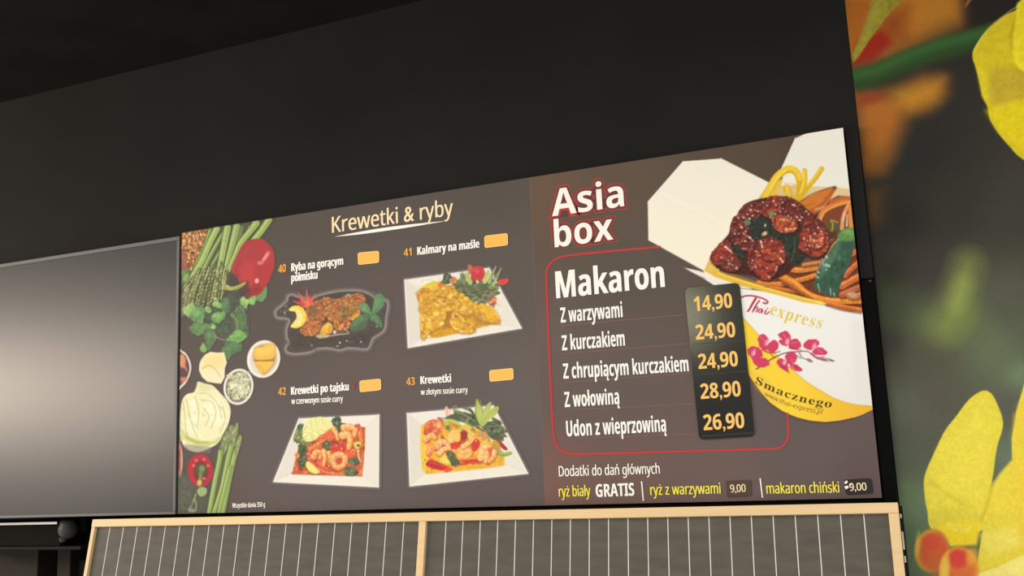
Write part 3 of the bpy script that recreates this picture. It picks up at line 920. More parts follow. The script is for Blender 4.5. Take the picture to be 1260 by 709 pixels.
# ------------------------------------------------------------------ printed vegetables along the left edge of board 1
YP = -0.0006
def vegetables():
    P = Pic((205, 250, 352, 640), YP, 0.00165, GRD1, C1)
    # grain
    P.view(215, 265, 7.09)
    gr = [(60, 160), (290, 120), (250, 260), (200, 420), (160, 500), (100, 480), (60, 400)]
    P.poly(gr, (150, 92, 48), 1.5)
    P.scatter(gr, 420, (5, 9), [(232, 160, 88), (244, 186, 112), (206, 128, 66), (110, 60, 36), (184, 108, 54), (250, 206, 150), (90, 52, 36)], 2.0, 1.2, 0.9)
    P.poly([(58, 300), (95, 330), (110, 420), (95, 500), (58, 480)], (158, 88, 76), 2, 0.85)
    P.poly([(60, 480), (130, 470), (140, 560), (110, 600), (60, 600)], (88, 120, 66), 2)
    P.ell(100, 545, 28, 36, (128, 160, 88), 0.3, 2)
    P.ell(78, 500, 20, 22, (104, 138, 78), 0.3, 2)
    # asparagus bundle
    bed = [(300, 110), (640, 75), (600, 200), (520, 420), (440, 640), (420, 760), (60, 760), (70, 640), (150, 520), (250, 330)]
    P.poly(bed, (84, 92, 62), 2)
    def stalk(pts, w, c, w2=None, hi=(176, 196, 110)):
        P.line(pts, w * 1.25, (66, 76, 46), (w2 or w) * 1.25, 1.2, 0.75)
        P.line(pts, w, c, w2 or w, 1.0)
        q = [(x - w * 0.18, y) for x, y in pts]
        P.line(q, w * 0.35, hi, (w2 or w) * 0.35, 1.6, 0.7)
    stalk([(310, 130), (260, 280), (190, 430), (150, 530)], 34, (112, 132, 70), 40)
    stalk([(440, 130), (360, 260), (270, 430), (200, 580), (140, 700)], 30, (116, 142, 76), 42)
    stalk([(365, 120), (310, 230), (240, 390), (170, 510), (100, 650)], 56, (142, 174, 84), 44)
    stalk([(450, 210), (380, 340), (300, 480), (230, 640), (200, 740)], 26, (104, 124, 74), 36)
    stalk([(575, 110), (530, 300), (450, 440), (430, 620)], 50, (110, 124, 80), 36, (140, 158, 100))
    stalk([(460, 110), (425, 290), (400, 420), (370, 560), (340, 720)], 60, (140, 170, 86), 40)
    stalk([(540, 100), (500, 260), (480, 330), (440, 500), (420, 640)], 60, (134, 160, 86), 34)
    stalk([(820, 40), (760, 130), (680, 230), (640, 300)], 58, (140, 166, 82), 50)
    stalk([(710, 70), (640, 160), (570, 250), (530, 340), (470, 480)], 62, (138, 166, 84), 34)
    for x, y in ((455, 185), (440, 225), (270, 345), (485, 325), (655, 105), (470, 130), (545, 130), (395, 400), (180, 490)):
        P.ell(x, y, 16, 9, (150, 140, 96), 0.6, 1.4, 0.7)
    tips = [(140, 480), (420, 400), (460, 480), (440, 640), (420, 760), (300, 800), (160, 820), (70, 800), (70, 640)]
    P.scatter(tips, 120, (8, 16), [(112, 116, 74), (92, 96, 60), (74, 80, 50), (126, 128, 84), (60, 66, 42)], 2.2, 2.0, 0.8, 1.6, 5)
    rr = random.Random(11)
    for a, b in (((190, 480), (72, 720)), ((215, 470), (105, 780)), ((250, 450), (135, 800)), ((275, 440), (170, 820)), ((300, 450), (200, 800)), ((330, 440), (235, 810)),
                 ((345, 480), (275, 820)), ((375, 480), (300, 800)), ((395, 430), (340, 780)), ((410, 480), (375, 760)), ((440, 500), (405, 740)), ((455, 470), (430, 650)), ((160, 520), (66, 640)), ((130, 600), (70, 830))):
        n = 11
        for k in range(n):
            t = (k + 0.3) / n
            x = a[0] + (b[0] - a[0]) * t + rr.uniform(-3, 3); y = a[1] + (b[1] - a[1]) * t
            c = rr.choice([(178, 180, 122), (160, 164, 104), (200, 194, 146), (140, 146, 88), (176, 158, 116), (120, 124, 74)])
            P.ell(x + 4, y + 7, 13, 7, (66, 72, 44), 1.95, 1.4, 0.7)
            P.ell(x, y, 12, 6.5, c, 1.95 + rr.uniform(-0.3, 0.3), 1.2, 0.88)
    P.poly([(58, 690), (110, 620), (150, 740), (110, 860), (58, 880)], (140, 132, 96), 3, 0.5)
    # red pepper
    P.poly([(440, 610), (520, 540), (640, 560), (700, 650), (640, 720), (480, 720)], (76, 72, 66), 3)
    pep = [(490, 480), (540, 350), (600, 250), (665, 212), (760, 208), (830, 260), (868, 340), (868, 430), (836, 540), (800, 610), (740, 690), (640, 705), (590, 650), (545, 540)]
    P.poly([(710, 705), (795, 612), (806, 640), (800, 715), (765, 755), (720, 745)], (100, 148, 86), 1.5)
    P.poly(pep, (178, 52, 55), 1.3, smooth=True)
    P.poly([(500, 470), (560, 350), (640, 260), (700, 250), (620, 350), (570, 470), (560, 530)], (172, 60, 58), 4, 0.8)
    P.poly([(560, 480), (620, 400), (700, 400), (690, 560), (650, 640), (590, 600)], (196, 56, 58), 8, 0.8)
    P.line([(575, 380), (540, 470), (545, 520)], 16, (160, 44, 50), 20, 4, 0.7)
    P.poly([(770, 260), (850, 330), (850, 460), (790, 600), (750, 600), (800, 430)], (190, 48, 52), 8, 0.8)
    P.poly([(640, 640), (740, 600), (760, 660), (700, 705), (640, 705)], (158, 42, 46), 6, 0.8)
    P.line([(815, 330), (790, 370), (755, 420)], 34, (226, 118, 118), 26, 3, 0.75)
    P.line([(805, 345), (775, 385)], 18, (240, 160, 156), 14, 2, 0.8)
    P.ell(735, 415, 13, 16, (226, 120, 118), 0.4, 2, 0.8)
    P.ell(716, 572, 17, 21, (242, 160, 160), 0.2, 1.6)
    P.poly([(560, 600), (640, 570), (660, 690), (600, 706)], (72, 62, 60), 4, 0.7)
    P.line([(450, 630), (500, 640), (560, 625), (612, 592)], 46, (146, 152, 72), 22, 1.3)
    P.line([(455, 615), (480, 640)], 20, (186, 188, 104), 14, 1.3, 0.8)
    P.line([(490, 645), (560, 612), (600, 596)], 12, (182, 184, 96), 8, 1.3, 0.7)
    # coriander
    P.view(215, 345, 7.09)
    P.poly([(470, 90), (560, 90), (590, 200), (640, 300), (640, 480), (560, 560), (440, 540), (400, 300)], (82, 88, 74), 4, 0.8)
    def leaf(pts, c, c2=None, b=1.2):
        P.poly(jagged(pts, 0.11, int(pts[0][0])), c, b)
        if c2 is not None:
            k = np.mean(np.array(pts, float), 0)
            P.poly([tuple(k + (np.array(p) - k) * 0.6 - np.array([8, 12])) for p in pts], c2, 4, 0.7, smooth=True)
    leaf([(405, 170), (450, 155), (480, 190), (485, 240), (450, 290), (410, 260), (400, 210)], (84, 116, 80), (96, 132, 88))
    leaf([(260, 250), (330, 230), (400, 260), (440, 330), (470, 400), (440, 480), (380, 470), (330, 380), (270, 320)], (76, 92, 72))
    leaf([(66, 262), (110, 220), (160, 188), (180, 228), (230, 222), (256, 262), (262, 320), (230, 368), (190, 372), (140, 340), (98, 302)], (98, 142, 82), (118, 166, 92))
    leaf([(72, 262), (120, 215), (158, 195), (150, 250), (120, 320), (95, 300)], (140, 178, 96), (156, 190, 106))
    leaf([(325, 200), (345, 180), (365, 150), (380, 185), (412, 208), (405, 245), (370, 240), (330, 225)], (122, 168, 88), (142, 186, 100))
    leaf([(265, 240), (295, 228), (322, 262), (300, 285), (268, 265)], (138, 176, 100))
    leaf([(318, 320), (340, 290), (385, 275), (440, 282), (440, 320), (410, 350), (380, 378), (340, 362)], (108, 154, 82), (126, 172, 94))
    leaf([(130, 440), (142, 395), (190, 370), (250, 375), (300, 380), (330, 370), (355, 395), (345, 425), (300, 430), (260, 455), (215, 482), (170, 470)], (92, 132, 80), (104, 148, 86))
    leaf([(318, 400), (335, 380), (356, 400), (345, 425), (322, 420)], (130, 184, 100))
    leaf([(255, 450), (310, 430), (345, 450), (360, 500), (330, 570), (290, 620), (275, 560), (256, 500)], (88, 118, 78), (98, 132, 84))
    leaf([(219, 600), (240, 560), (255, 548), (275, 585), (270, 628), (240, 625)], (122, 164, 82), (138, 180, 92))
    P.line([(340, 450), (370, 500), (430, 520)], 14, (116, 140, 100), 12, 1.4, 0.8)
    leaf([(520, 240), (560, 210), (600, 260), (635, 380), (640, 470), (610, 500), (560, 440), (530, 340)], (78, 108, 72), (88, 118, 78))
    P.line([(530, 280), (548, 240), (580, 235), (608, 300), (622, 380)], 7, (150, 160, 140), 5, 1.2, 0.7)
    P.line([(500, 300), (540, 360), (545, 430)], 30, (108, 142, 82), 22, 2, 0.8)
    leaf([(415, 590), (450, 540), (520, 530), (580, 550), (585, 600), (545, 630), (500, 650), (460, 690), (420, 640)], (84, 118, 80), (92, 128, 86))
    leaf([(455, 520), (500, 470), (545, 430), (600, 450), (625, 480), (600, 520), (560, 540), (510, 530)], (112, 164, 82), (126, 182, 92))
    P.line([(480, 510), (540, 500), (600, 490)], 12, (98, 150, 72), 10, 2, 0.6)
    leaf([(575, 190), (590, 140), (615, 160), (640, 170), (690, 138), (712, 150), (695, 215), (640, 205), (630, 248), (600, 230)], (128, 174, 90), (148, 192, 104))
    P.tex([(60, 150), (660, 90), (720, 260), (640, 700), (200, 700), (60, 300)], 0.1, 26)
    # small bowls and cut vegetables
    P.view(215, 425, 7.09)
    P.poly([(30, 60), (70, 52), (105, 80), (138, 150), (142, 220), (110, 310), (60, 368), (30, 368)], (224, 206, 198), 1.4, smooth=True)
    P.poly([(30, 70), (70, 72), (100, 100), (124, 165), (126, 225), (96, 300), (50, 352), (30, 352)], (92, 70, 64), 1.4, smooth=True)
    P.poly([(40, 80), (80, 80), (98, 120), (90, 190), (60, 200), (40, 170)], (214, 128, 86), 3)
    P.poly([(50, 280), (100, 280), (110, 300), (60, 330)], (206, 112, 90), 3)
    P.line([(90, 190), (105, 220)], 14, (210, 130, 110), 10, 2)
    P.ell(775, 120, 143, 165, (238, 231, 218), 0.25, 1.5)
    P.ell(780, 120, 118, 140, (214, 200, 178), 0.25, 3)
    P.ell(775, 140, 100, 118, (226, 214, 196), 0.25, 8, 0.8)
    P.poly([(690, 60), (720, 10), (860, -10), (880, 60), (870, 160), (800, 245), (765, 250), (720, 190), (690, 120)], (150, 104, 36), 5, 0.8, smooth=True)
    P.poly([(688, 60), (715, 20), (760, 15), (800, -10), (860, -15), (882, 40), (862, 110), (790, 130), (720, 130), (692, 105)], (232, 176, 62), 2, smooth=True)
    P.poly([(710, 30), (760, 25), (830, 0), (865, 20), (840, 70), (760, 90), (710, 80)], (246, 200, 84), 5, 0.8, smooth=True)
    P.poly([(705, 145), (800, 138), (862, 140), (840, 190), (770, 250), (735, 215)], (234, 184, 62), 2, smooth=True)
    P.line([(720, 180), (760, 200), (770, 240)], 12, (204, 142, 44), 8, 3, 0.7)
    P.line([(695, 132), (780, 134), (860, 132)], 9, (150, 96, 40), 8, 2, 0.9)
    P.poly([(228, 130), (262, 85), (310, 58), (372, 65), (430, 62), (440, 100), (454, 150), (436, 200), (435, 280), (405, 335), (350, 330), (285, 318), (240, 280), (212, 220), (215, 165)], (238, 226, 186), 1.4)
    P.poly([(250, 110), (310, 78), (420, 78), (440, 150), (425, 200), (330, 210), (250, 200)], (238, 214, 138), 8, 0.9)
    P.poly([(240, 220), (330, 215), (400, 300), (300, 300)], (240, 226, 176), 8, 0.8)
    P.line([(240, 200), (300, 175), (350, 205), (400, 270)], 9, (196, 160, 92), 6, 2, 0.8)
    P.ell(556, 362, 129, 158, (240, 234, 222), 0.2, 1.5)
    P.ell(556, 362, 110, 138, (108, 106, 88), 0.2, 2)
    rice = [(470, 340), (500, 280), (570, 240), (620, 260), (645, 340), (630, 420), (560, 470), (510, 440)]
    P.poly(rice, (198, 200, 160), 5, smooth=True)
    P.scatter([(450, 260), (650, 230), (660, 440), (560, 490), (470, 460)], 150, (7, 13), [(232, 228, 192), (218, 216, 172), (242, 238, 208), (150, 156, 110), (190, 190, 140), (120, 122, 92)], 3.0, None, 0.9, 1.0, 9)
    # cabbage
    cab = [(52, 560), (70, 470), (110, 425), (165, 410), (190, 360), (205, 318), (262, 336), (330, 352), (400, 420), (460, 490), (488, 570), (470, 680), (430, 760), (380, 850), (300, 900), (215, 930), (130, 915), (70, 860), (48, 740)]
    P.poly([(150, 380), (205, 370), (200, 420), (160, 440)], (96, 88, 76), 4, 0.6)
    P.poly(cab, (232, 228, 180), 1.5, smooth=True)
    P.poly([(200, 330), (260, 335), (330, 360), (300, 400), (210, 400)], (212, 214, 150), 6, 0.8)
    P.poly([(120, 500), (180, 470), (220, 640), (170, 760), (120, 740)], (246, 238, 210), 10, 0.8)
    P.poly([(290, 480), (400, 480), (440, 600), (370, 700), (280, 640)], (246, 240, 212), 12, 0.8)
    for q in ([(75, 500), (90, 620), (100, 740), (140, 840)], [(105, 480), (130, 600), (160, 720), (200, 800)], [(180, 450), (210, 560), (200, 700)], [(220, 420), (300, 430), (380, 520), (410, 640)],
              [(250, 480), (330, 500), (360, 600), (320, 720)], [(60, 740), (120, 850), (210, 890), (300, 870)], [(260, 560), (300, 620), (270, 700)], [(420, 540), (440, 640), (400, 760)]):
        P.line(q, 14, (182, 184, 104), 8, 2, 0.75)
        P.line([(x + 12, y + 4) for x, y in q], 7, (244, 240, 206), 5, 1.5, 0.7)
    P.scatter(cab, 60, (5, 12), [(206, 200, 130), (248, 242, 216), (190, 186, 112)], 3, 0.9, 0.5, 2, 4)
    P.view(215, 515, 5.67)
    P.poly([(50, 70), (100, 130), (200, 160), (270, 160), (330, 120), (300, 170), (230, 190), (150, 185), (80, 150)], (186, 190, 92), 3, 0.85)
    P.line([(80, 130), (150, 165), (230, 165)], 8, (130, 140, 62), 8, 2, 0.6)
    P.poly([(36, 90), (60, 100), (75, 145), (40, 160)], (206, 206, 130), 2, 0.9)
    # second pepper, tomato slice, herbs
    P.poly([(30, 380), (90, 400), (180, 470), (230, 560), (200, 655), (25, 655)], (84, 88, 74), 5, 0.85)
    P.poly([(60, 180), (180, 190), (250, 200), (250, 240), (150, 235), (80, 220)], (116, 112, 106), 4, 0.6)
    P.ell(36, 290, 20, 105, (206, 150, 136), 0, 1.6); P.ell(32, 290, 16, 92, (140, 66, 58), 0, 1.6)
    P.ell(44, 290, 4, 60, (226, 190, 176), 0, 1.4, 0.7)
    P.ell(178, 362, 88, 116, (184, 38, 50), -0.05, 1.6)
    P.ell(182, 372, 50, 72, (120, 40, 42), 0, 4, 0.9)
    P.ell(185, 362, 40, 46, (82, 86, 56), 0, 4)
    P.ell(190, 350, 20, 22, (120, 138, 92), 0, 3)
    P.line([(180, 380), (178, 430), (172, 465)], 24, (122, 126, 60), 28, 1.6)
    P.ell(172, 448, 16, 20, (190, 176, 84), 0, 2)
    for x, y in ((150, 292), (205, 286), (132, 330), (232, 330), (205, 420)):
        P.ell(x, y, 11, 9, (226, 106, 112), 0.3, 1.8, 0.85)
    P.poly([(155, 510), (180, 480), (222, 490), (218, 530), (180, 545)], (142, 168, 104), 1.6, smooth=True)
    P.line([(145, 530), (125, 590), (98, 640)], 9, (170, 182, 128), 7, 1.3)
    P.line([(140, 560), (150, 600), (148, 640)], 8, (150, 160, 116), 7, 1.3)
    P.poly([(95, 635), (120, 628), (150, 640), (140, 655), (100, 655)], (150, 156, 132), 2, 0.8)
    P.scatter([(30, 400), (150, 480), (130, 640), (30, 640)], 40, (8, 18), [(96, 104, 88), (72, 78, 64), (110, 112, 100)], 2, 1.0, 0.4, 3, 12)
    # lower asparagus
    def spear(pts, w, tip):
        P.line(pts, w * 1.2, (84, 98, 52), w * 1.1, 1.4, 0.8)
        P.line(pts, w, (132, 158, 76), w * 0.9, 1.0)
        P.line([(x - w * 0.15, y) for x, y in pts], w * 0.3, (172, 192, 108), w * 0.3, 1.5, 0.8)
        P.scatter(tip, 40, (5, 9), [(150, 160, 96), (120, 132, 78), (176, 180, 124), (96, 106, 64)], 1.8, 1.9, 0.85, 1.2, 3)
    P.poly([(330, 160), (400, 60), (460, 120), (400, 380), (340, 655), (225, 655)], (92, 98, 68), 3, 0.8)
    t1 = [(330, 150), (375, 60), (410, 60), (375, 190), (335, 260), (310, 240)]
    P.poly(t1, (124, 134, 84), 1.6, smooth=True)
    spear([(320, 230), (310, 300), (280, 440), (240, 655)], 34, t1)
    t3 = [(420, 220), (440, 140), (460, 118), (466, 150), (440, 240), (410, 260)]
    P.poly(t3, (142, 158, 92), 1.6, smooth=True)
    spear([(425, 230), (395, 350), (365, 500), (335, 655)], 34, t3)
    t2 = [(385, 190), (400, 90), (436, 30), (444, 60), (430, 130), (412, 200)]
    P.poly(t2, (136, 144, 90), 1.6, smooth=True)
    spear([(395, 190), (365, 310), (330, 480), (275, 655)], 34, t2)
    spear([(385, 340), (350, 480), (308, 655)], 28, [(380, 340), (390, 340), (380, 360)])
    P.tone(1.14, 0.88)
    o = P.mesh('vegetable_picture', M1, ink, veil=42)
    o['label'] = 'printed asparagus, peppers, coriander, cabbage and small bowls'
vegetables()
# ------------------------------------------------------------------ printed dishes on board 1
def chunk(P, pts, base, pal, n, seed, r=(7, 14), hi=None, dark=None):
    if dark is not None:
        k = np.mean(np.array(pts, float), 0)
        P.poly([tuple(k + (np.array(p) - k) * 1.06 + np.array([3, 9])) for p in pts], dark, 5, 0.7, smooth=True)
    pts = jagged(pts, 0.055, seed)
    P.poly(pts, base, 1.4)
    P.scatter(pts, n, r, pal, 1.5, None, 0.7, 1.7, seed, False)
    P.scatter(pts, n, (r[0] * 0.4, r[0] * 0.8), [tuple(np.array(q) * 0.62) for q in pal[:3]] + [tuple(np.minimum(np.array(q) * 1.25, 255)) for q in pal[:3]], 1.8, None, 0.6, 1.4, seed + 7, False)
    if hi is not None:
        P.scatter(pts, max(4, n // 5), (r[0] * 0.35, r[0] * 0.6), hi, 1.8, None, 0.75, 1.2, seed + 50, False)

def prawn(P, pts, w, w2, c=(238, 168, 96), seed=1):
    P.line([(x + 3, y + 6) for x, y in pts], w * 1.15, (150, 60, 32), w2 * 1.1, 2.5, 0.6)
    P.line(pts, w, c, w2, 1.2)
    P.line([(x - w * 0.1, y - w * 0.16) for x, y in pts], w * 0.5, (248, 208, 146), w2 * 0.4, 2.2, 0.8)
    Q = catmull(pts, 3, False)
    for i in range(1, len(Q) - 1, 2):
        d = Q[min(i + 1, len(Q) - 1)] - Q[i - 1]; d = d / (np.linalg.norm(d) + 1e-6); n = np.array([-d[1], d[0]]) * w * 0.38
        P.line([tuple(Q[i] - n), tuple(Q[i] + n)], 6, (226, 120, 62), 5, 1.6, 0.6, False)

def plate(P, q, inner, rimc=(229, 225, 214), wellc=(222, 216, 203)):
    P.halo(q, 5, (150, 142, 138), 0.55)
    P.poly(rounded(q, 14), rimc, 1.2)
    k = np.array(q, float); i = np.array(inner, float)
    P.poly([q[3], q[0], inner[0], inner[3]], (216, 211, 200), 2.5, 0.8)       # the four sloping flanks as photographed
    P.poly([q[1], q[2], inner[2], inner[1]], (226, 220, 206), 2.5, 0.8)
    P.poly([q[2], q[3], inner[3], inner[2]], (232, 226, 212), 2.5, 0.8)
    for a, b in ((q[0], inner[0]), (q[1], inner[1]), (q[2], inner[2]), (q[3], inner[3])):
        P.line([a, b], 4, (200, 194, 182), 4, 2, 0.5)
    P.line(list(q[2:4]) + [q[0]], 8, (244, 241, 234), 8, 1.4, 0.85, False)
    P.line([q[0], q[1]], 6, (240, 236, 228), 6, 1.4, 0.8, False)
    P.line([q[1], q[2]], 7, (246, 243, 236), 7, 1.4, 0.85, False)

def leafy(P, pts, c, seed, n=30, pal=None, r=(8, 18)):
    pts = jagged(pts, 0.13, seed)
    P.poly(pts, c, 1.3)
    P.scatter(pts, n * 2, (r[0] * 0.5, r[1] * 0.8), pal or [(88, 100, 70), (66, 78, 56), (112, 126, 86), (76, 90, 66), (128, 142, 100)], 2.2, None, 0.75, 1.4, seed, False)

def dish_fish():
    P = Pic((332, 348, 484, 443), YP, 0.00165, GRD1, C1)
    P.view(335, 345, 7.093)
    out = [(30, 300), (35, 265), (80, 225), (130, 180), (135, 145), (170, 128), (220, 145), (330, 165), (420, 130), (560, 100), (700, 90), (790, 100), (860, 130), (910, 165), (985, 175), (1008, 220), (990, 330), (985, 400), (960, 450), (880, 505), (850, 570), (820, 600), (740, 595), (660, 590), (590, 608), (500, 592), (400, 595), (330, 625), (230, 640), (150, 635), (120, 610), (130, 570), (155, 545), (130, 500), (128, 420), (150, 350), (110, 330), (50, 325)]
    P.halo(out, 6, (142, 132, 130), 0.75, True)
    P.poly(out, (78, 70, 66), 1.2, smooth=True)
    P.line(out + [out[0]], 14, (146, 137, 134), 14, 1.6, 0.85)
    P.poly([(150, 420), (300, 480), (640, 490), (880, 440), (820, 560), (500, 560), (200, 600), (150, 560)], (70, 63, 58), 6, 0.9)
    P.poly([(140, 190), (170, 140), (240, 170), (200, 220), (160, 260)], (60, 56, 54), 5, 0.7)
    P.poly([(420, 150), (600, 110), (780, 110), (880, 160), (860, 260), (700, 160), (500, 160)], (66, 62, 52), 6, 0.8)
    P.scatter([(150, 480), (880, 450), (800, 590), (200, 620)], 70, (4, 9), [(92, 84, 78), (58, 52, 48), (84, 76, 60)], 3, 0.1, 0.5, 1.5, 4)
    P.scatter([(60, 250), (160, 190), (140, 300), (60, 320)], 40, (3, 6), [(112, 104, 100), (62, 58, 56), (150, 142, 138)], 1.6, None, 0.7, 1.2, 14)
    for x, y, r in ((590, 545, 10), (775, 538, 9), (345, 568, 7), (108, 282, 8), (570, 575, 8), (650, 530, 8), (912, 402, 7)):
        P.ell(x, y, r, r * 0.8, (196, 192, 190), 0.5, 1.2, 0.85)
    P.line([(400, 545), (520, 545)], 6, (112, 98, 76), 4, 1.4, 0.7)
    P.line([(650, 530), (710, 535)], 5, (140, 130, 124), 4, 1.4, 0.7)
    P.line([(880, 100), (985, 190)], 12, (100, 104, 92), 8, 2, 0.5)
    # red garnish
    for q in ([(300, 215), (225, 105)], [(310, 210), (300, 80)], [(300, 225), (180, 180)], [(330, 200), (375, 120)], [(280, 220), (240, 150)], [(330, 215), (385, 180)], [(310, 205), (325, 140)]):
        P.line(q, 36, (206, 76, 74), 6, 1.3, 0.95)
        P.line(q, 12, (226, 118, 92), 3, 1.3, 0.7)
    P.ell(300, 205, 34, 32, (224, 112, 76), 0, 3, 0.9)
    P.ell(250, 205, 40, 14, (196, 62, 62), 0.3, 2, 0.9)
    # pieces of fried fish
    pal = [(188, 112, 60), (206, 136, 72), (160, 88, 48), (214, 154, 88), (140, 76, 44), (176, 98, 62), (196, 124, 56)]
    hi = [(232, 192, 130), (222, 172, 104)]
    for i, (pts, b) in enumerate((([(390, 190), (470, 150), (540, 165), (590, 160), (680, 130), (760, 115), (805, 150), (800, 200), (700, 230), (600, 280), (480, 300), (400, 260)], (176, 106, 62)),
                                  ([(290, 270), (340, 215), (420, 190), (480, 220), (470, 300), (440, 360), (360, 370), (290, 350)], (170, 100, 60)),
                                  ([(470, 210), (520, 170), (590, 190), (640, 220), (680, 280), (640, 350), (560, 360), (480, 330)], (178, 112, 60)),
                                  ([(590, 180), (660, 140), (740, 150), (760, 230), (760, 300), (690, 350), (620, 320)], (168, 114, 62)),
                                  ([(680, 150), (740, 115), (800, 140), (805, 190), (750, 215), (690, 190)], (188, 92, 62)),
                                  ([(245, 430), (270, 370), (310, 320), (370, 330), (430, 350), (420, 430), (370, 480), (300, 485), (255, 465)], (190, 108, 54)),
                                  ([(540, 350), (600, 345), (670, 360), (680, 400), (640, 430), (560, 430)], (170, 92, 56)))):
        crust(P, pts, b, pal, i + 2, 40, (9, 18), (226, 170, 104), (96, 62, 42), 0.08, (238, 206, 160))
    P.scatter([(570, 230), (700, 190), (760, 240), (700, 320), (580, 330)], 50, (8, 15), [(120, 96, 52), (140, 116, 66), (96, 84, 50), (168, 128, 66)], 1.6, None, 0.7, 2, 31)
    P.poly([(330, 230), (380, 210), (400, 280), (370, 320), (335, 290)], (100, 92, 60), 4, 0.6)
    P.poly([(415, 470), (440, 400), (490, 365), (530, 400), (520, 450), (480, 480)], (222, 164, 60), 2, smooth=True)
    P.scatter([(415, 470), (440, 400), (490, 370), (530, 400), (520, 450)], 24, (8, 14), [(236, 190, 84), (212, 140, 48), (224, 172, 64)], 1.6, None, 0.7, 2, 8)
    P.poly([(690, 330), (720, 290), (765, 300), (740, 340), (700, 350)], (220, 160, 60), 3, smooth=True)
    P.line([(385, 490), (470, 490), (600, 470), (668, 462), (630, 425)], 14, (186, 176, 150), 8, 1.6, 0.9)
    P.line([(470, 470), (560, 455), (640, 440)], 12, (140, 104, 66), 10, 2, 0.8)
    P.ell(545, 452, 14, 16, (236, 206, 200), 0.5, 1.6, 0.9)
    P.poly([(385, 475), (410, 470), (500, 480), (480, 500), (410, 510)], (200, 184, 130), 2, 0.85)
    P.ell(660, 128, 22, 8, (206, 200, 190), -0.2, 1.6, 0.7)
    # lemon slice
    lem = [(145, 255), (175, 226), (225, 222), (270, 245), (298, 300), (292, 350), (262, 395), (215, 418), (162, 405), (180, 370), (205, 340), (212, 305), (195, 275), (160, 268)]
    P.poly(lem, (236, 206, 74), 1.4, smooth=True)
    P.poly([(160, 262), (200, 262), (222, 300), (215, 345), (180, 392), (165, 404), (215, 410), (250, 385), (268, 330), (255, 280), (215, 245), (175, 248)], (234, 226, 164), 3, 0.85)
    P.line([(225, 300), (262, 310)], 5, (246, 240, 200), 4, 1.6, 0.7); P.line([(215, 345), (245, 370)], 5, (246, 240, 200), 4, 1.6, 0.7)
    # basil
    def lf(pts, c, hi):
        P.poly(pts, c, 1.4, smooth=True)
        k = np.mean(np.array(pts, float), 0)
        P.poly([tuple(k + (np.array(p) - k) * np.array([0.55, 0.55]) - np.array([10, 10])) for p in pts], hi, 6, 0.6, smooth=True)
    lf([(690, 370), (730, 330), (800, 290), (840, 300), (830, 350), (780, 380), (720, 420), (680, 430)], (84, 112, 78), (104, 134, 94))
    P.poly([(690, 420), (760, 400), (840, 330), (820, 420), (740, 450), (690, 450)], (86, 106, 80), 5, 0.7)
    lf([(755, 240), (765, 205), (820, 200), (850, 240), (860, 290), (810, 285), (775, 270)], (92, 132, 86), (120, 158, 108))
    lf([(870, 285), (885, 200), (900, 130), (945, 115), (975, 150), (975, 210), (940, 260), (895, 292)], (92, 130, 88), (108, 146, 102))
    lf([(845, 300), (880, 285), (925, 310), (950, 350), (962, 400), (945, 415), (900, 370), (860, 350)], (80, 118, 80), (102, 142, 98))
    P.line([(760, 230), (860, 292)], 5, (150, 180, 140), 4, 1.3, 0.7); P.line([(870, 285), (950, 160)], 5, (140, 170, 130), 4, 1.3, 0.6)
    P.tex(out, 0.06, 14, 5, True)
    o = P.mesh('dish_picture', M1, ink, veil=44); o['label'] = 'printed fish pieces with lemon and basil on a black platter'
dish_fish()

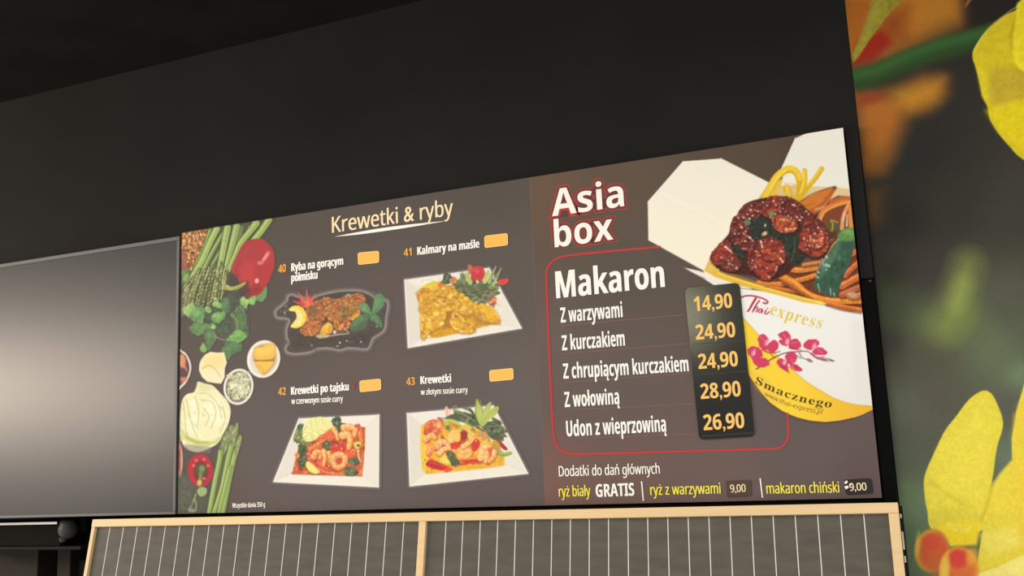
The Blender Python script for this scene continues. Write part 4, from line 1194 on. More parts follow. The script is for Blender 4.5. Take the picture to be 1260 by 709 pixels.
def dish_squid():
    P = Pic((490, 318, 650, 434), YP, 0.00165, GRD1, C1)
    P.view(490, 320, 6.1625)
    plate(P, [(50, 152), (688, 62), (932, 516), (76, 664)], [(160, 222), (640, 150), (770, 480), (180, 590)])
    P.poly([(165, 225), (240, 175), (300, 165), (360, 190), (480, 230), (600, 330), (720, 380), (770, 440), (760, 480), (600, 520), (440, 560), (300, 590), (185, 595), (165, 400)], (206, 152, 36), 2)
    P.poly([(180, 200), (250, 168), (310, 165), (320, 200), (260, 230), (190, 230)], (224, 196, 66), 3, smooth=True)
    P.poly([(330, 400), (420, 380), (440, 500), (340, 530)], (164, 108, 48), 6, 0.8)
    P.poly([(560, 400), (620, 440), (700, 480), (600, 500)], (176, 122, 52), 6, 0.7)
    pal = [(226, 172, 54), (236, 188, 72), (204, 146, 42), (240, 200, 96), (188, 126, 38), (230, 178, 44)]
    hi = [(246, 218, 138), (242, 206, 110)]
    for i, pts in enumerate(([(150, 230), (230, 210), (300, 215), (380, 190), (440, 220), (445, 270), (400, 330), (300, 360), (200, 370), (160, 320)],
                             [(165, 330), (250, 320), (330, 330), (400, 320), (450, 300), (430, 370), (350, 390), (250, 410), (170, 390)],
                             [(170, 420), (260, 400), (340, 385), (365, 420), (340, 490), (280, 530), (230, 560), (195, 595), (175, 560)],
                             [(450, 330), (470, 270), (500, 240), (545, 260), (560, 320), (570, 390), (540, 420), (480, 410), (430, 380)],
                             [(400, 440), (430, 390), (480, 430), (550, 470), (580, 520), (560, 550), (480, 550), (430, 530), (395, 480)],
                             [(570, 340), (640, 330), (700, 360), (750, 400), (770, 460), (750, 480), (680, 470), (630, 450), (590, 400)])):
        crust(P, pts, (216, 164, 54), pal, i + 3, 44, (11, 24), (242, 204, 104), (186, 134, 48), 0.03, (250, 232, 180))
    P.scatter([(240, 270), (360, 270), (380, 330), (260, 340)], 22, (7, 14), [(170, 104, 44), (190, 126, 50), (236, 196, 100)], 1.6, None, 0.7, 2, 40)
    P.poly([(590, 345), (660, 345), (740, 400), (730, 440), (660, 420)], (232, 182, 40), 5, 0.8)
    for q in ([(170, 380), (230, 415), (260, 415)], [(420, 425), (450, 430)], [(600, 400), (640, 450), (700, 475)], [(430, 375), (480, 410), (540, 420)]):
        P.line(q, 8, (164, 106, 44), 5, 2, 0.7)
    P.ell(440, 425, 16, 7, (140, 88, 40), 0, 2, 0.8); P.ell(512, 452, 12, 6, (140, 90, 40), 0.6, 2, 0.8)
    P.ell(232, 580, 14, 10, (240, 224, 180), 0.2, 1.6)
    P.line([(152, 265), (160, 310)], 14, (214, 96, 52), 8, 1.6)
    # garnish
    leafy(P, [(345, 110), (375, 98), (410, 130), (400, 170), (350, 185), (310, 180), (340, 150)], (64, 78, 60), 3, 16)
    leafy(P, [(420, 170), (470, 120), (520, 110), (600, 150), (680, 140), (750, 170), (770, 220), (730, 280), (690, 320), (620, 335), (560, 310), (500, 260), (440, 230)], (92, 100, 74), 4, 110, [(112, 118, 84), (92, 98, 68), (134, 138, 104), (80, 84, 58), (126, 136, 96)], (8, 20))
    for q, c in (([(470, 160), (490, 80)], (126, 146, 84)), ([(520, 150), (510, 90)], (160, 172, 108)), ([(690, 170), (740, 50)], (166, 178, 122)), ([(720, 190), (780, 62)], (172, 182, 128)),
                 ([(540, 100), (530, 40)], (150, 132, 96)), ([(690, 120), (680, 70)], (206, 206, 170)), ([(700, 210), (760, 200)], (134, 150, 84)), ([(710, 130), (715, 80)], (130, 150, 92)), ([(740, 130), (760, 90)], (120, 140, 86))):
        P.line(q, 26, c, 7, 1.3, 0.9)
    P.poly([(505, 110), (530, 100), (560, 160), (550, 190), (520, 160)], (176, 184, 112), 1.6, smooth=True)
    P.poly([(640, 150), (665, 95), (690, 75), (700, 110), (680, 160), (650, 180)], (186, 190, 120), 1.8, smooth=True)
    P.poly([(530, 40), (560, 45), (570, 80), (545, 100)], (196, 96, 84), 2, smooth=True)
    P.poly([(550, 110), (558, 70), (590, 46), (630, 50), (656, 85), (650, 130), (620, 158), (580, 155), (555, 140)], (196, 58, 62), 1.6, smooth=True)
    P.ell(590, 80, 22, 16, (214, 92, 92), 0.3, 5, 0.7)
    P.poly([(585, 160), (600, 148), (615, 170), (600, 182)], (206, 200, 140), 1.4)
    P.poly([(750, 165), (790, 145), (835, 145), (835, 165), (800, 188), (765, 188)], (206, 72, 72), 1.4, smooth=True)
    P.poly([(440, 120), (462, 115), (465, 145), (445, 150)], (224, 216, 186), 1.4)
    P.poly([(390, 145), (430, 128), (445, 150), (415, 180), (395, 170)], (206, 130, 84), 1.8, smooth=True)
    P.poly([(302, 178), (330, 170), (340, 195), (310, 212)], (222, 110, 58), 1.8, smooth=True)
    P.poly([(680, 310), (715, 275), (745, 290), (740, 340), (710, 360), (690, 340)], (186, 92, 60), 1.8, smooth=True)
    P.scatter([(680, 300), (750, 280), (745, 370), (700, 360)], 18, (6, 11), [(216, 140, 96), (96, 84, 56), (170, 64, 46), (230, 190, 150)], 1.5, None, 0.8, 1.5, 6)
    P.line([(560, 270), (640, 240), (700, 250)], 8, (116, 130, 98), 5, 2, 0.6)
    P.tex([(140, 160), (780, 40), (780, 490), (170, 600)], 0.06, 16, 6)
    o = P.mesh('dish_picture', M1, ink, veil=44); o['label'] = 'printed golden squid on a white square plate with a red rose garnish'
dish_squid()

def dish_thai():
    P = Pic((328, 500, 476, 608), YP, 0.00165, GRD1, C1)
    P.view(330, 500, 6.447)
    plate(P, [(246, 100), (878, 70), (874, 640), (44, 598)], [(300, 160), (775, 165), (750, 555), (190, 540)])
    sauce = [(250, 300), (330, 220), (600, 140), (770, 170), (768, 300), (745, 552), (600, 548), (400, 545), (190, 540), (215, 430)]
    P.poly(sauce, (194, 88, 46), 2)
    P.scatter(sauce, 240, (9, 22), [(214, 108, 58), (186, 70, 42), (226, 132, 74), (160, 56, 36), (204, 92, 48), (232, 150, 88), (132, 62, 40)], 1.8, None, 0.75, 2, 3)
    P.line([(190, 530), (400, 540), (740, 550)], 14, (208, 84, 46), 14, 2, 0.8)
    # herbs and cabbage curls
    leafy(P, [(205, 240), (240, 170), (280, 150), (330, 250), (340, 300), (250, 300), (210, 280)], (124, 136, 84), 5, 46, [(150, 164, 104), (96, 112, 66), (176, 188, 124), (84, 100, 64)])
    leafy(P, [(230, 160), (262, 140), (280, 180), (250, 200)], (70, 90, 64), 15, 12)
    leafy(P, [(240, 320), (290, 300), (320, 380), (310, 460), (260, 490), (235, 440)], (84, 92, 66), 6, 26, [(70, 80, 58), (106, 110, 80), (92, 96, 70), (56, 66, 48)])
    leafy(P, [(500, 110), (540, 80), (575, 85), (580, 130), (610, 140), (580, 200), (560, 225), (520, 160)], (68, 84, 66), 7, 20)
    leafy(P, [(430, 300), (460, 270), (500, 300), (500, 350), (450, 350)], (90, 84, 52), 8, 16)
    leafy(P, [(600, 500), (640, 480), (700, 500), (715, 540), (660, 555), (610, 545)], (78, 84, 66), 9, 26)
    leafy(P, [(630, 430), (680, 400), (725, 420), (725, 455), (680, 470)], (84, 88, 68), 10, 22)
    fan = [(275, 180), (300, 125), (350, 95), (420, 85), (480, 105), (508, 150), (490, 190), (440, 220), (400, 250), (340, 280), (290, 275), (275, 230)]
    P.poly(fan, (226, 224, 150), 1.5, smooth=True)
    for q in ([(285, 190), (310, 150), (350, 200)], [(330, 120), (350, 180), (390, 205)], [(370, 105), (390, 170), (430, 190)], [(420, 95), (440, 150), (470, 180)], [(285, 250), (330, 225), (390, 245)], [(300, 205), (350, 215), (410, 235)]):
        P.line(q, 9, (184, 184, 96), 5, 1.6, 0.75)
        P.line([(x - 8, y - 8) for x, y in q], 10, (240, 240, 190), 6, 2, 0.7)
    # vegetables
    for q, w, c in (([(720, 180), (740, 270)], 40, (220, 122, 62)), ([(330, 340), (440, 270)], 34, (222, 120, 66)), ([(310, 380), (350, 450), (400, 500)], 26, (206, 70, 52)), ([(400, 500), (480, 530), (600, 545)], 24, (224, 110, 62)),
                    ([(690, 160), (720, 150), (715, 190)], 24, (196, 66, 58)), ([(740, 470), (750, 380)], 26, (200, 96, 52)), ([(400, 450), (470, 500)], 34, (222, 84, 58)), ([(420, 250), (510, 220)], 40, (214, 90, 62))):
        P.line(q, w, c, w * 0.7, 1.6)
        P.line([(x - 3, y - 5) for x, y in q], w * 0.3, (236, 156, 104), w * 0.2, 2, 0.6)
    P.poly([(500, 310), (560, 300), (610, 310), (600, 350), (550, 365), (505, 350)], (208, 62, 46), 2, smooth=True)
    P.poly([(610, 350), (660, 335), (695, 380), (670, 410), (620, 400)], (226, 92, 58), 2, smooth=True)
    P.poly([(460, 200), (510, 190), (530, 240), (490, 270), (460, 250)], (222, 104, 66), 3, smooth=True)
    P.line([(520, 280), (560, 300)], 12, (60, 50, 36), 8, 1.6, 0.8)
    # prawns
    prawn(P, [(520, 180), (540, 220), (550, 260)], 40, 24)
    prawn(P, [(600, 170), (650, 165), (690, 190), (680, 230)], 56, 30)
    prawn(P, [(590, 230), (630, 225), (650, 270), (640, 330)], 64, 36, (240, 160, 84))
    prawn(P, [(360, 400), (380, 365), (420, 370), (410, 415)], 52, 26, (232, 140, 78))
    prawn(P, [(440, 360), (450, 410), (440, 465)], 46, 22, (236, 150, 84))
    prawn(P, [(480, 370), (490, 410)], 34, 22, (236, 158, 92))
    prawn(P, [(510, 430), (530, 395), (580, 385), (610, 420), (590, 470), (540, 485), (520, 455)], 52, 40, (238, 150, 84))
    P.ell(565, 440, 20, 22, (204, 88, 46), 0, 4, 0.9)
    P.poly([(680, 290), (730, 280), (740, 310), (710, 340), (690, 330)], (226, 196, 96), 2, smooth=True); P.ell(715, 312, 12, 10, (80, 66, 36), 0, 2)
    P.line([(710, 350), (720, 410), (735, 440)], 14, (226, 190, 120), 8, 1.6)
    lime = [(300, 450), (318, 438), (350, 460), (405, 515), (400, 535), (360, 540), (320, 520), (300, 485)]
    P.poly(lime, (236, 214, 122), 1.4, smooth=True)
    P.line([(302, 490), (330, 525), (370, 542), (402, 534)], 9, (70, 80, 44), 7, 1.4, 0.8)
    P.poly([(210, 380), (240, 370), (250, 400), (225, 415)], (220, 130, 80), 1.8, smooth=True)
    P.scatter([(250, 330), (740, 180), (730, 540), (220, 530)], 60, (3, 7), [(246, 214, 168), (240, 180, 130)], 2, None, 0.7, 1.2, 60)
    P.tex(sauce, 0.07, 16, 7)
    o = P.mesh('dish_picture', M1, ink, veil=44); o['label'] = 'printed prawns in red sauce with cabbage fan on a white square plate'
dish_thai()

def dish_golden():
    P = Pic((490, 486, 660, 606), YP, 0.00165, GRD1, C1)
    P.view(490, 485, 5.906)
    plate(P, [(66, 142), (690, 86), (940, 576), (86, 668)], [(165, 220), (700, 170), (780, 510), (190, 580)])
    sauce = [(165, 230), (230, 190), (340, 200), (600, 250), (770, 440), (775, 520), (600, 545), (400, 565), (200, 582), (175, 540), (165, 400)]
    P.poly(sauce, (232, 176, 52), 2)
    P.poly([(165, 260), (200, 300), (210, 480), (200, 570), (180, 560), (165, 420)], (240, 196, 66), 6, 0.8)
    inn = [(180, 230), (330, 190), (480, 240), (600, 270), (760, 420), (770, 490), (640, 510), (380, 520), (230, 490), (190, 380)]
    P.scatter(inn, 200, (10, 22), [(222, 120, 60), (232, 160, 70), (204, 84, 52), (238, 184, 86), (190, 70, 48), (226, 140, 72), (160, 84, 50)], 1.7, None, 0.7, 2, 5)
    P.scatter([(190, 560), (770, 500), (770, 530), (220, 585)], 40, (8, 16), [(240, 188, 60), (228, 160, 48), (236, 176, 70)], 3, -0.08, 0.7, 2, 9)
    # dark greens
    g = [(320, 170), (400, 130), (480, 130), (560, 150), (640, 200), (720, 190), (770, 240), (780, 290), (720, 340), (640, 300), (560, 240), (480, 210), (400, 190)]
    leafy(P, g, (84, 92, 70), 4, 90, [(72, 80, 60), (104, 112, 84), (126, 134, 98), (58, 64, 48), (92, 96, 76)], (9, 22))
    for q, c, w in (([(410, 120), (480, 150), (560, 200)], (128, 138, 88), 20), ([(480, 100), (540, 130), (560, 180)], (96, 110, 72), 22), ([(640, 240), (720, 230), (770, 250)], (110, 116, 84), 18), ([(650, 280), (720, 290), (770, 300)], (84, 88, 68), 16), ([(690, 180), (740, 200)], (76, 84, 62), 20),
                    ([(520, 110), (560, 170)], (70, 80, 58), 18)):
        P.line(q, w, c, w * 0.5, 1.6, 0.9)
    P.line([(740, 300), (775, 290), (770, 260)], 10, (130, 136, 94), 8, 1.4, 0.8)
    # flower of cucumber skin
    for q in ([(590, 220), (560, 140), (568, 36), (600, 90), (620, 160), (605, 225)], [(600, 215), (610, 130), (668, 56), (672, 100), (640, 170), (612, 230)], [(605, 225), (640, 150), (690, 100), (732, 95), (712, 145), (660, 190), (620, 235)]):
        P.poly(q, (172, 184, 92), 1.4, smooth=True)
        k = np.mean(np.array(q, float), 0)
        P.poly([tuple(k + (np.array(p) - k) * 0.55) for p in q], (192, 200, 116), 5, 0.7, smooth=True)
    P.line([(568, 40), (562, 150), (585, 215)], 6, (104, 124, 62), 5, 1.3, 0.7); P.line([(595, 40), (605, 80), (615, 130)], 10, (120, 134, 80), 6, 1.3, 0.8)
    P.line([(625, 190), (668, 150), (720, 105)], 5, (140, 156, 76), 4, 1.4, 0.7)
    P.poly([(575, 225), (600, 235), (630, 265), (600, 250)], (190, 200, 120), 1.4)
    P.poly([(335, 125), (350, 88), (365, 110), (385, 115), (375, 150), (350, 160)], (232, 200, 172), 1.4, smooth=True)
    P.line([(352, 100), (355, 150)], 6, (206, 120, 100), 5, 1.3, 0.7)
    P.line([(400, 110), (405, 90), (420, 85), (425, 105), (412, 130)], 8, (150, 140, 120), 6, 1.3, 0.8)
    P.line([(290, 175), (330, 190)], 12, (150, 50, 44), 6, 1.4)
    # sliced vegetables
    P.line([(320, 210), (380, 195), (430, 215), (460, 260)], 34, (170, 180, 70), 20, 1.5); P.line([(330, 200), (390, 192), (440, 220)], 10, (206, 208, 112), 8, 1.6, 0.8)
    P.ell(365, 245, 26, 24, (150, 160, 66), 0.2, 2); P.ell(362, 245, 12, 12, (92, 104, 48), 0.2, 2)
    P.poly([(480, 240), (500, 200), (525, 240), (520, 275), (490, 270)], (216, 196, 100), 1.6, smooth=True)
    P.line([(500, 210), (540, 240), (560, 290)], 16, (116, 140, 60), 8, 1.5)
    P.poly([(570, 270), (640, 280), (665, 330), (640, 350), (600, 330)], (200, 150, 92), 2, smooth=True)
    P.line([(640, 340), (600, 380), (590, 430)], 26, (224, 190, 90), 16, 1.6)
    P.poly([(530, 360), (560, 325), (592, 345), (585, 390), (545, 420)], (206, 56, 50), 1.6, smooth=True)
    P.poly([(370, 370), (420, 350), (470, 355), (450, 400), (390, 400)], (206, 62, 50), 2, smooth=True)
    P.poly([(450, 290), (480, 260), (510, 300), (480, 340), (455, 330)], (150, 52, 46), 3, smooth=True)
    P.poly([(710, 330), (740, 340), (795, 400), (770, 405), (730, 370)], (158, 44, 46), 1.5, smooth=True)
    P.poly([(690, 340), (730, 350), (745, 400), (720, 430), (690, 390)], (190, 150, 66), 2, smooth=True)
    P.line([(720, 430), (770, 440), (815, 430)], 36, (138, 160, 70), 24, 1.5); P.line([(730, 425), (780, 432), (812, 425)], 10, (180, 196, 110), 8, 1.6, 0.8)
    P.poly([(200, 510), (225, 480), (280, 490), (330, 515), (370, 530), (340, 555), (280, 550), (220, 530)], (186, 44, 44), 1.6, smooth=True)
    P.line([(225, 495), (300, 515), (350, 530)], 10, (214, 92, 78), 8, 2, 0.7)
    P.poly([(300, 460), (350, 440), (400, 485), (380, 510), (320, 500)], (240, 206, 84), 1.6, smooth=True)
    P.line([(460, 500), (520, 490), (590, 485)], 38, (206, 62, 42), 26, 1.8)
    leafy(P, [(350, 430), (390, 410), (420, 460), (450, 500), (430, 525), (390, 520)], (92, 88, 56), 12, 20)
    P.poly([(330, 550), (370, 535), (400, 545), (350, 572)], (216, 84, 56), 1.8, smooth=True)
    # prawns
    chunk(P, [(185, 290), (200, 220), (250, 185), (310, 190), (325, 230), (300, 290), (250, 300)], (216, 92, 60), [(226, 110, 70), (204, 70, 48), (236, 150, 104), (240, 180, 130)], 34, 4, (8, 16), [(248, 214, 176)])
    P.ell(292, 222, 20, 24, (240, 176, 92), 0.3, 2)
    prawn(P, [(200, 330), (240, 300), (265, 315)], 40, 30, (240, 176, 104))
    prawn(P, [(380, 330), (400, 290), (430, 300), (430, 330)], 60, 40, (240, 180, 90))
    P.ell(408, 300, 36, 44, (242, 192, 104), 0.2, 3)
    P.ell(528, 300, 26, 28, (234, 188, 92), 0.2, 2.5)
    prawn(P, [(280, 380), (320, 345), (360, 370), (350, 400)], 44, 34, (240, 170, 110))
    prawn(P, [(300, 430), (330, 400), (370, 395)], 40, 26, (236, 180, 120))
    prawn(P, [(220, 430), (240, 380), (260, 400)], 36, 24, (232, 120, 70))
    P.ell(478, 430, 62, 48, (206, 120, 54), 0.0, 3, 0.8)
    P.ell(478, 425, 58, 44, (240, 186, 104), 0.0, 2)
    P.line([(430, 420), (470, 440), (530, 420)], 9, (214, 136, 66), 7, 2, 0.7); P.line([(480, 440), (480, 465)], 7, (214, 136, 66), 5, 2, 0.7)
    prawn(P, [(470, 380), (520, 350), (540, 330)], 34, 24, (240, 190, 110))
    prawn(P, [(600, 460), (620, 400), (660, 390), (650, 440), (640, 490)], 54, 36, (240, 184, 112))
    P.poly([(650, 400), (680, 390), (690, 440), (670, 510), (640, 510), (660, 450)], (218, 84, 54), 2.5, 0.85, smooth=True)
    prawn(P, [(700, 420), (690, 460), (660, 490)], 40, 24, (238, 160, 98))
    P.scatter(inn, 50, (3, 7), [(250, 226, 170), (246, 206, 130)], 2, None, 0.7, 1.2, 61)
    P.ell(195, 478, 6, 6, (120, 130, 50), 0, 1.2); P.ell(245, 545, 6, 5, (170, 80, 40), 0, 1.2)
    P.tex(sauce, 0.06, 16, 8)
    o = P.mesh('dish_picture', M1, ink, veil=44); o['label'] = 'printed prawns in golden curry with a green garnish on a white square plate'
dish_golden()

# ------------------------------------------------------------------ printed noodle box on board 2
def glyph_run(P, s, a, b, cap, m, Y, bow=0.0, st='serif', lean=0.0, bold=0.0, cap1=None):
    # lettering that follows a bowed line on the printed box; a, b photo points, bow in photo pixels
    v, f = glyphs(s, bold, 1.12 if st == 'serif' else 1.0, st)
    if st not in _cap:
        _cap[st] = _outline(style('H', st), 0, 1)[0][:, 1].max()
    x0, x1 = v[:, 0].min(), v[:, 0].max()
    u = (v[:, 0] - x0) / (x1 - x0)
    A, B = np.array(a, float), np.array(b, float)
    d = B - A; n = np.array([d[1], -d[0]]) / np.linalg.norm(d)
    c = cap + ((cap1 or cap) - cap) * u
    h = v[:, 1] / _cap[st] * c
    slope = np.array([-4 * bow * (1 - 2 * t) for t in u]) / np.linalg.norm(d)
    X = A[0] + d[0] * u - n[0] * bow * 4 * u * (1 - u) + n[0] * h + lean * h
    Yp = A[1] + d[1] * u - n[1] * bow * 4 * u * (1 - u) + n[1] * h
    L = parent_loc(P)
    me = bpy.data.meshes.new('box_lettering')
    me.from_pydata([tuple(map(float, at(x, y, Y) - np.array(L))) for x, y in zip(X, Yp)], [], f)
    return link('box_lettering', me, P, m)

def noodle_box():
    P = Pic((792, 148, 1092, 524), YP, 0.00165, GRD2, C2)
    P.view(0, 0, 1.0)
    # right-hand flap and lid
    P.poly([(962, 207), (978.9, 170), (997.2, 162), (1020, 158.6), (1060, 150), (1060, 240), (1000, 240), (965, 240)], (233, 231, 219), 1.0)
    P.line([(978.9, 170), (962, 207)], 1.5, (246, 244, 236), 1.5, 1.0, 0.7)
    P.poly([(797.4, 248.2), (840.6, 198.6), (886.7, 195.2), (945.2, 224.8), (960, 240), (920, 300), (872, 345), (864.6, 332), (798.2, 295.4)], (239, 234, 219), 1.0, c2=(244, 236, 214), g=((860, 200), (840, 320)))
    P.line([(814, 237.4), (897.4, 278.4)], 1.3, (246, 242, 228), 1.3, 1.0, 0.8)
    P.line([(840.6, 198.6), (797.4, 248.2), (798.2, 295.4), (864, 332)], 1.2, (246, 242, 232), 1.2, 1.0, 0.6, False)
    P.line([(886.7, 195.2), (945.2, 224.8)], 1.6, (248, 245, 236), 1.6, 1.0, 0.7)
    P.poly([(841.4, 329.4), (860, 333.4), (880, 340), (918, 347), (925, 356), (880, 352), (866, 343)], (236, 231, 219), 1.0)
    P.line([(841.4, 329.4), (852, 336), (868, 343)], 1.2, (120, 108, 96), 1.0, 1.2, 0.6)
    # box front
    front = [(866, 338), (885, 352), (960, 361), (1048, 384), (1066, 380), (1100, 380), (1100, 499), (1060, 501), (1015.9, 500), (960, 480), (922.6, 458), (910, 440), (905, 372)]
    P.poly(front, (238, 237, 233), 1.0, c2=(229, 226, 219), g=((1000, 390), (1078, 480)))
    P.poly([(1046, 395), (1085, 390), (1085, 500), (1052, 490)], (226, 222, 215), 10, 0.6)
    # yellow swoosh
    sw = [(913.6, 390.6), (921, 398.4), (930, 408.4), (948, 428), (962, 444), (977.4, 457.2), (993, 470.4), (1010, 481), (1025, 489.6), (1039.6, 495), (1056, 498.6), (1090, 500.5)]
    lo = [(1090, 498.8), (1075.3, 503.4), (1062, 510), (1051.4, 513.8), (1034, 517.6), (1015.9, 519.4), (998, 517.8), (980.3, 513.6), (963, 506.2), (947.7, 495.6), (934, 480.6), (922.6, 463.2), (918, 452)]
    P.poly(sw + lo, (244, 208, 62), 1.0, c2=(232, 178, 50), g=((985, 480), (1066, 502)))
    P.poly([(918, 455), (940, 462), (970, 500), (950, 498), (930, 478)], (238, 192, 76), 5, 0.5)
    P.line(sw, 1.6, (214, 166, 70), 1.6, 1.2, 0.55)
    P.line([(922, 464), (947, 496), (980, 514.6), (1016, 520.6), (1050, 515)], 1.6, (84, 62, 42), 1.6, 1.2, 0.7)
    # sections hidden below the box: board colour again
    P.view(860, 190, 5.91)
    # inside of the box and yellow noodles
    P.poly([(430, 320), (500, 230), (560, 180), (800, 235), (1000, 240), (1110, 255), (1110, 330), (700, 400), (450, 350)], (222, 190, 130), 2)
    P.poly([(800, 232), (960, 240), (1110, 262), (1115, 330), (960, 300), (800, 300)], (222, 196, 148), 2)
    P.poly([(600, 180), (700, 150), (720, 210), (660, 230), (600, 225)], (238, 234, 218), 2)
    P.line([(470, 330), (520, 240), (570, 160), (640, 112), (700, 122), (730, 180), (735, 260), (720, 330)], 58, (214, 172, 36), 48, 1.2)
    P.line([(480, 310), (525, 225), (575, 150), (640, 103), (700, 112), (735, 175)], 40, (238, 204, 62), 34, 1.6, 0.9)
    P.line([(520, 260), (575, 165), (630, 118)], 8, (250, 228, 120), 8, 2, 0.8)
    P.line([(530, 330), (560, 260), (600, 190)], 30, (226, 186, 52), 18, 2, 0.9)
    P.line([(640, 250), (660, 300), (700, 330)], 60, (216, 174, 50), 40, 3, 0.9)
    P.line([(620, 205), (650, 215), (690, 210)], 8, (200, 176, 110), 6, 2, 0.6)
    P.line([(768, 118), (770, 200), (740, 300), (715, 350)], 36, (222, 182, 44), 34, 1.3)
    P.line([(762, 122), (762, 200), (735, 290)], 14, (244, 216, 84), 12, 2, 0.9)
    P.line([(893, 105), (850, 170), (800, 230), (740, 310), (715, 350)], 36, (216, 172, 36), 30, 1.3)
    P.line([(890, 100), (840, 170), (790, 225)], 16, (236, 200, 58), 14, 2, 0.9)
    P.line([(640, 240), (650, 300)], 20, (240, 208, 76), 16, 3, 0.8)
    # meat
    P.poly([(700, 380), (760, 330), (900, 260), (990, 235), (1000, 250), (950, 330), (900, 400), (830, 440), (740, 440)], (178, 92, 36), 2)
    P.poly([(720, 360), (780, 320), (900, 262), (975, 240), (935, 300), (860, 350), (780, 370)], (206, 120, 48), 4, 0.9)
    P.line([(730, 350), (820, 290), (960, 240)], 9, (110, 56, 26), 8, 2, 0.7)
    P.line([(850, 400), (910, 380), (940, 340)], 18, (232, 176, 150), 10, 3, 0.7)
    P.line([(760, 400), (840, 370), (900, 330)], 20, (218, 138, 60), 14, 4, 0.8)
    P.ell(985, 243, 16, 13, (112, 74, 44), 0, 2)
    P.poly([(940, 340), (1010, 300), (1110, 310), (1125, 420), (1060, 480), (960, 500), (900, 520), (880, 460)], (126, 66, 44), 3)
    P.line([(870, 500), (900, 420), (980, 370), (1110, 330)], 34, (216, 128, 58), 40, 1.5)
    P.line([(880, 480), (920, 415), (1000, 372), (1100, 342)], 12, (240, 170, 90), 10, 2, 0.8)
    P.line([(960, 350), (1040, 320), (1115, 322)], 24, (190, 100, 52), 24, 2)
    P.line([(1040, 540), (1050, 450), (1090, 360)], 30, (226, 150, 96), 24, 1.6); P.line([(1110, 540), (1100, 440), (1100, 380)], 34, (220, 140, 60), 26, 1.6)
    P.line([(1075, 520), (1078, 440)], 14, (248, 214, 184), 8, 2, 0.9); P.line([(1050, 480), (1062, 420)], 8, (250, 226, 206), 6, 2, 0.7)
    P.poly([(890, 500), (960, 470), (1020, 500), (1000, 580), (950, 600), (910, 560)], (98, 82, 44), 4, 0.9)
    P.line([(965, 560), (975, 510), (960, 480), (1010, 495)], 12, (170, 164, 76), 9, 1.6, 0.9)
    P.poly([(920, 560), (1000, 560), (1020, 640), (940, 660)], (84, 52, 36), 5, 0.9)
    P.poly([(940, 620), (1000, 615), (960, 690), (920, 680)], (202, 130, 84), 3, 0.9)
    P.view(860, 260, 5.452)
    # noodle bed, lower right
    bedp = [(560, 380), (800, 330), (880, 200), (1040, 120), (1120, 200), (1130, 660), (1080, 670), (900, 620), (650, 560), (480, 510), (380, 470)]
    P.poly(bedp, (112, 56, 30), 2.5)
    for q, w, c in (([(590, 380), (680, 395), (830, 370)], 40, (206, 128, 56)), ([(400, 480), (520, 490), (680, 460), (780, 430)], 36, (198, 116, 52)), ([(540, 430), (640, 480), (740, 560), (880, 600), (1090, 600)], 44, (216, 132, 48)),
                    ([(960, 500), (1030, 460), (1110, 420)], 50, (196, 106, 54)), ([(980, 430), (1040, 370), (1090, 330)], 40, (186, 98, 54)), ([(960, 560), (1050, 520), (1120, 500)], 44, (168, 92, 56)), ([(1000, 300), (1050, 270)], 40, (200, 100, 60)),
                    ([(480, 510), (600, 530), (700, 550)], 26, (190, 104, 44)), ([(560, 470), (660, 530), (760, 590)], 20, (150, 76, 38)), ([(860, 610), (960, 640), (1080, 660)], 34, (198, 108, 50)), ([(700, 360), (760, 350), (820, 340)], 26, (190, 116, 54)),
                    ([(1000, 560), (1050, 570), (1110, 545)], 40, (176, 108, 70))):
        P.line([(x + 4, y + 12) for x, y in q], w, (84, 42, 24), w, 3, 0.7)
        P.line(q, w, c, w * 0.9, 1.4)
        P.line([(x - 2, y - w * 0.2) for x, y in q], w * 0.3, tuple(min(255, k * 1.2 + 16) for k in c), w * 0.25, 2, 0.75)
    P.ell(1030, 560, 30, 22, (206, 160, 130), 0.2, 5, 0.8)
    # yellow near rim of the box
    P.poly([(36, 400), (60, 340), (78, 318), (100, 350), (130, 400), (180, 425), (330, 470), (460, 515), (640, 560), (760, 590), (850, 622), (840, 632), (700, 610), (520, 560), (300, 505), (120, 445)], (226, 184, 62), 1.6)
    P.poly([(45, 395), (78, 325), (98, 370), (90, 410)], (224, 190, 110), 3, 0.9)
    P.line([(130, 415), (330, 480), (520, 535), (700, 585), (850, 620)], 12, (246, 212, 92), 12, 1.8, 0.8)
    P.line([(150, 405), (330, 460), (460, 505)], 12, (196, 128, 40), 10, 2, 0.7)
    P.ell(810, 612, 26, 8, (248, 222, 110), 0.25, 1.6)
    P.poly([(900, 640), (1000, 645), (1085, 668), (1060, 676), (960, 660)], (184, 92, 40), 1.6, 0.9)
    # broccoli stem / courgette
    cou = [(775, 470), (800, 400), (840, 330), (900, 250), (940, 180), (970, 130), (1030, 115), (1050, 160), (1040, 250), (1010, 350), (970, 440), (940, 520), (915, 580), (850, 560), (800, 530), (770, 510)]
    P.poly(cou, (56, 88, 70), 1.6, smooth=True)
    P.poly([(820, 360), (900, 250), (960, 160), (930, 300), (860, 400), (800, 460)], (84, 122, 96), 8, 0.8)
    P.poly([(930, 165), (965, 125), (1010, 110), (1045, 135), (1048, 190), (1000, 200), (950, 195)], (96, 142, 76), 3, smooth=True)
    P.poly([(960, 140), (1005, 118), (1040, 140), (1010, 160)], (122, 166, 92), 4, 0.8)
    P.line([(935, 190), (890, 240), (850, 310)], 12, (170, 186, 130), 6, 2, 0.8)
    P.scatter([(800, 330), (880, 280), (880, 380), (810, 430), (790, 540), (780, 480)], 44, (5, 11), [(140, 170, 150), (92, 130, 108), (170, 192, 174), (60, 96, 76)], 2.2, 0.9, 0.8, 1.3, 5)
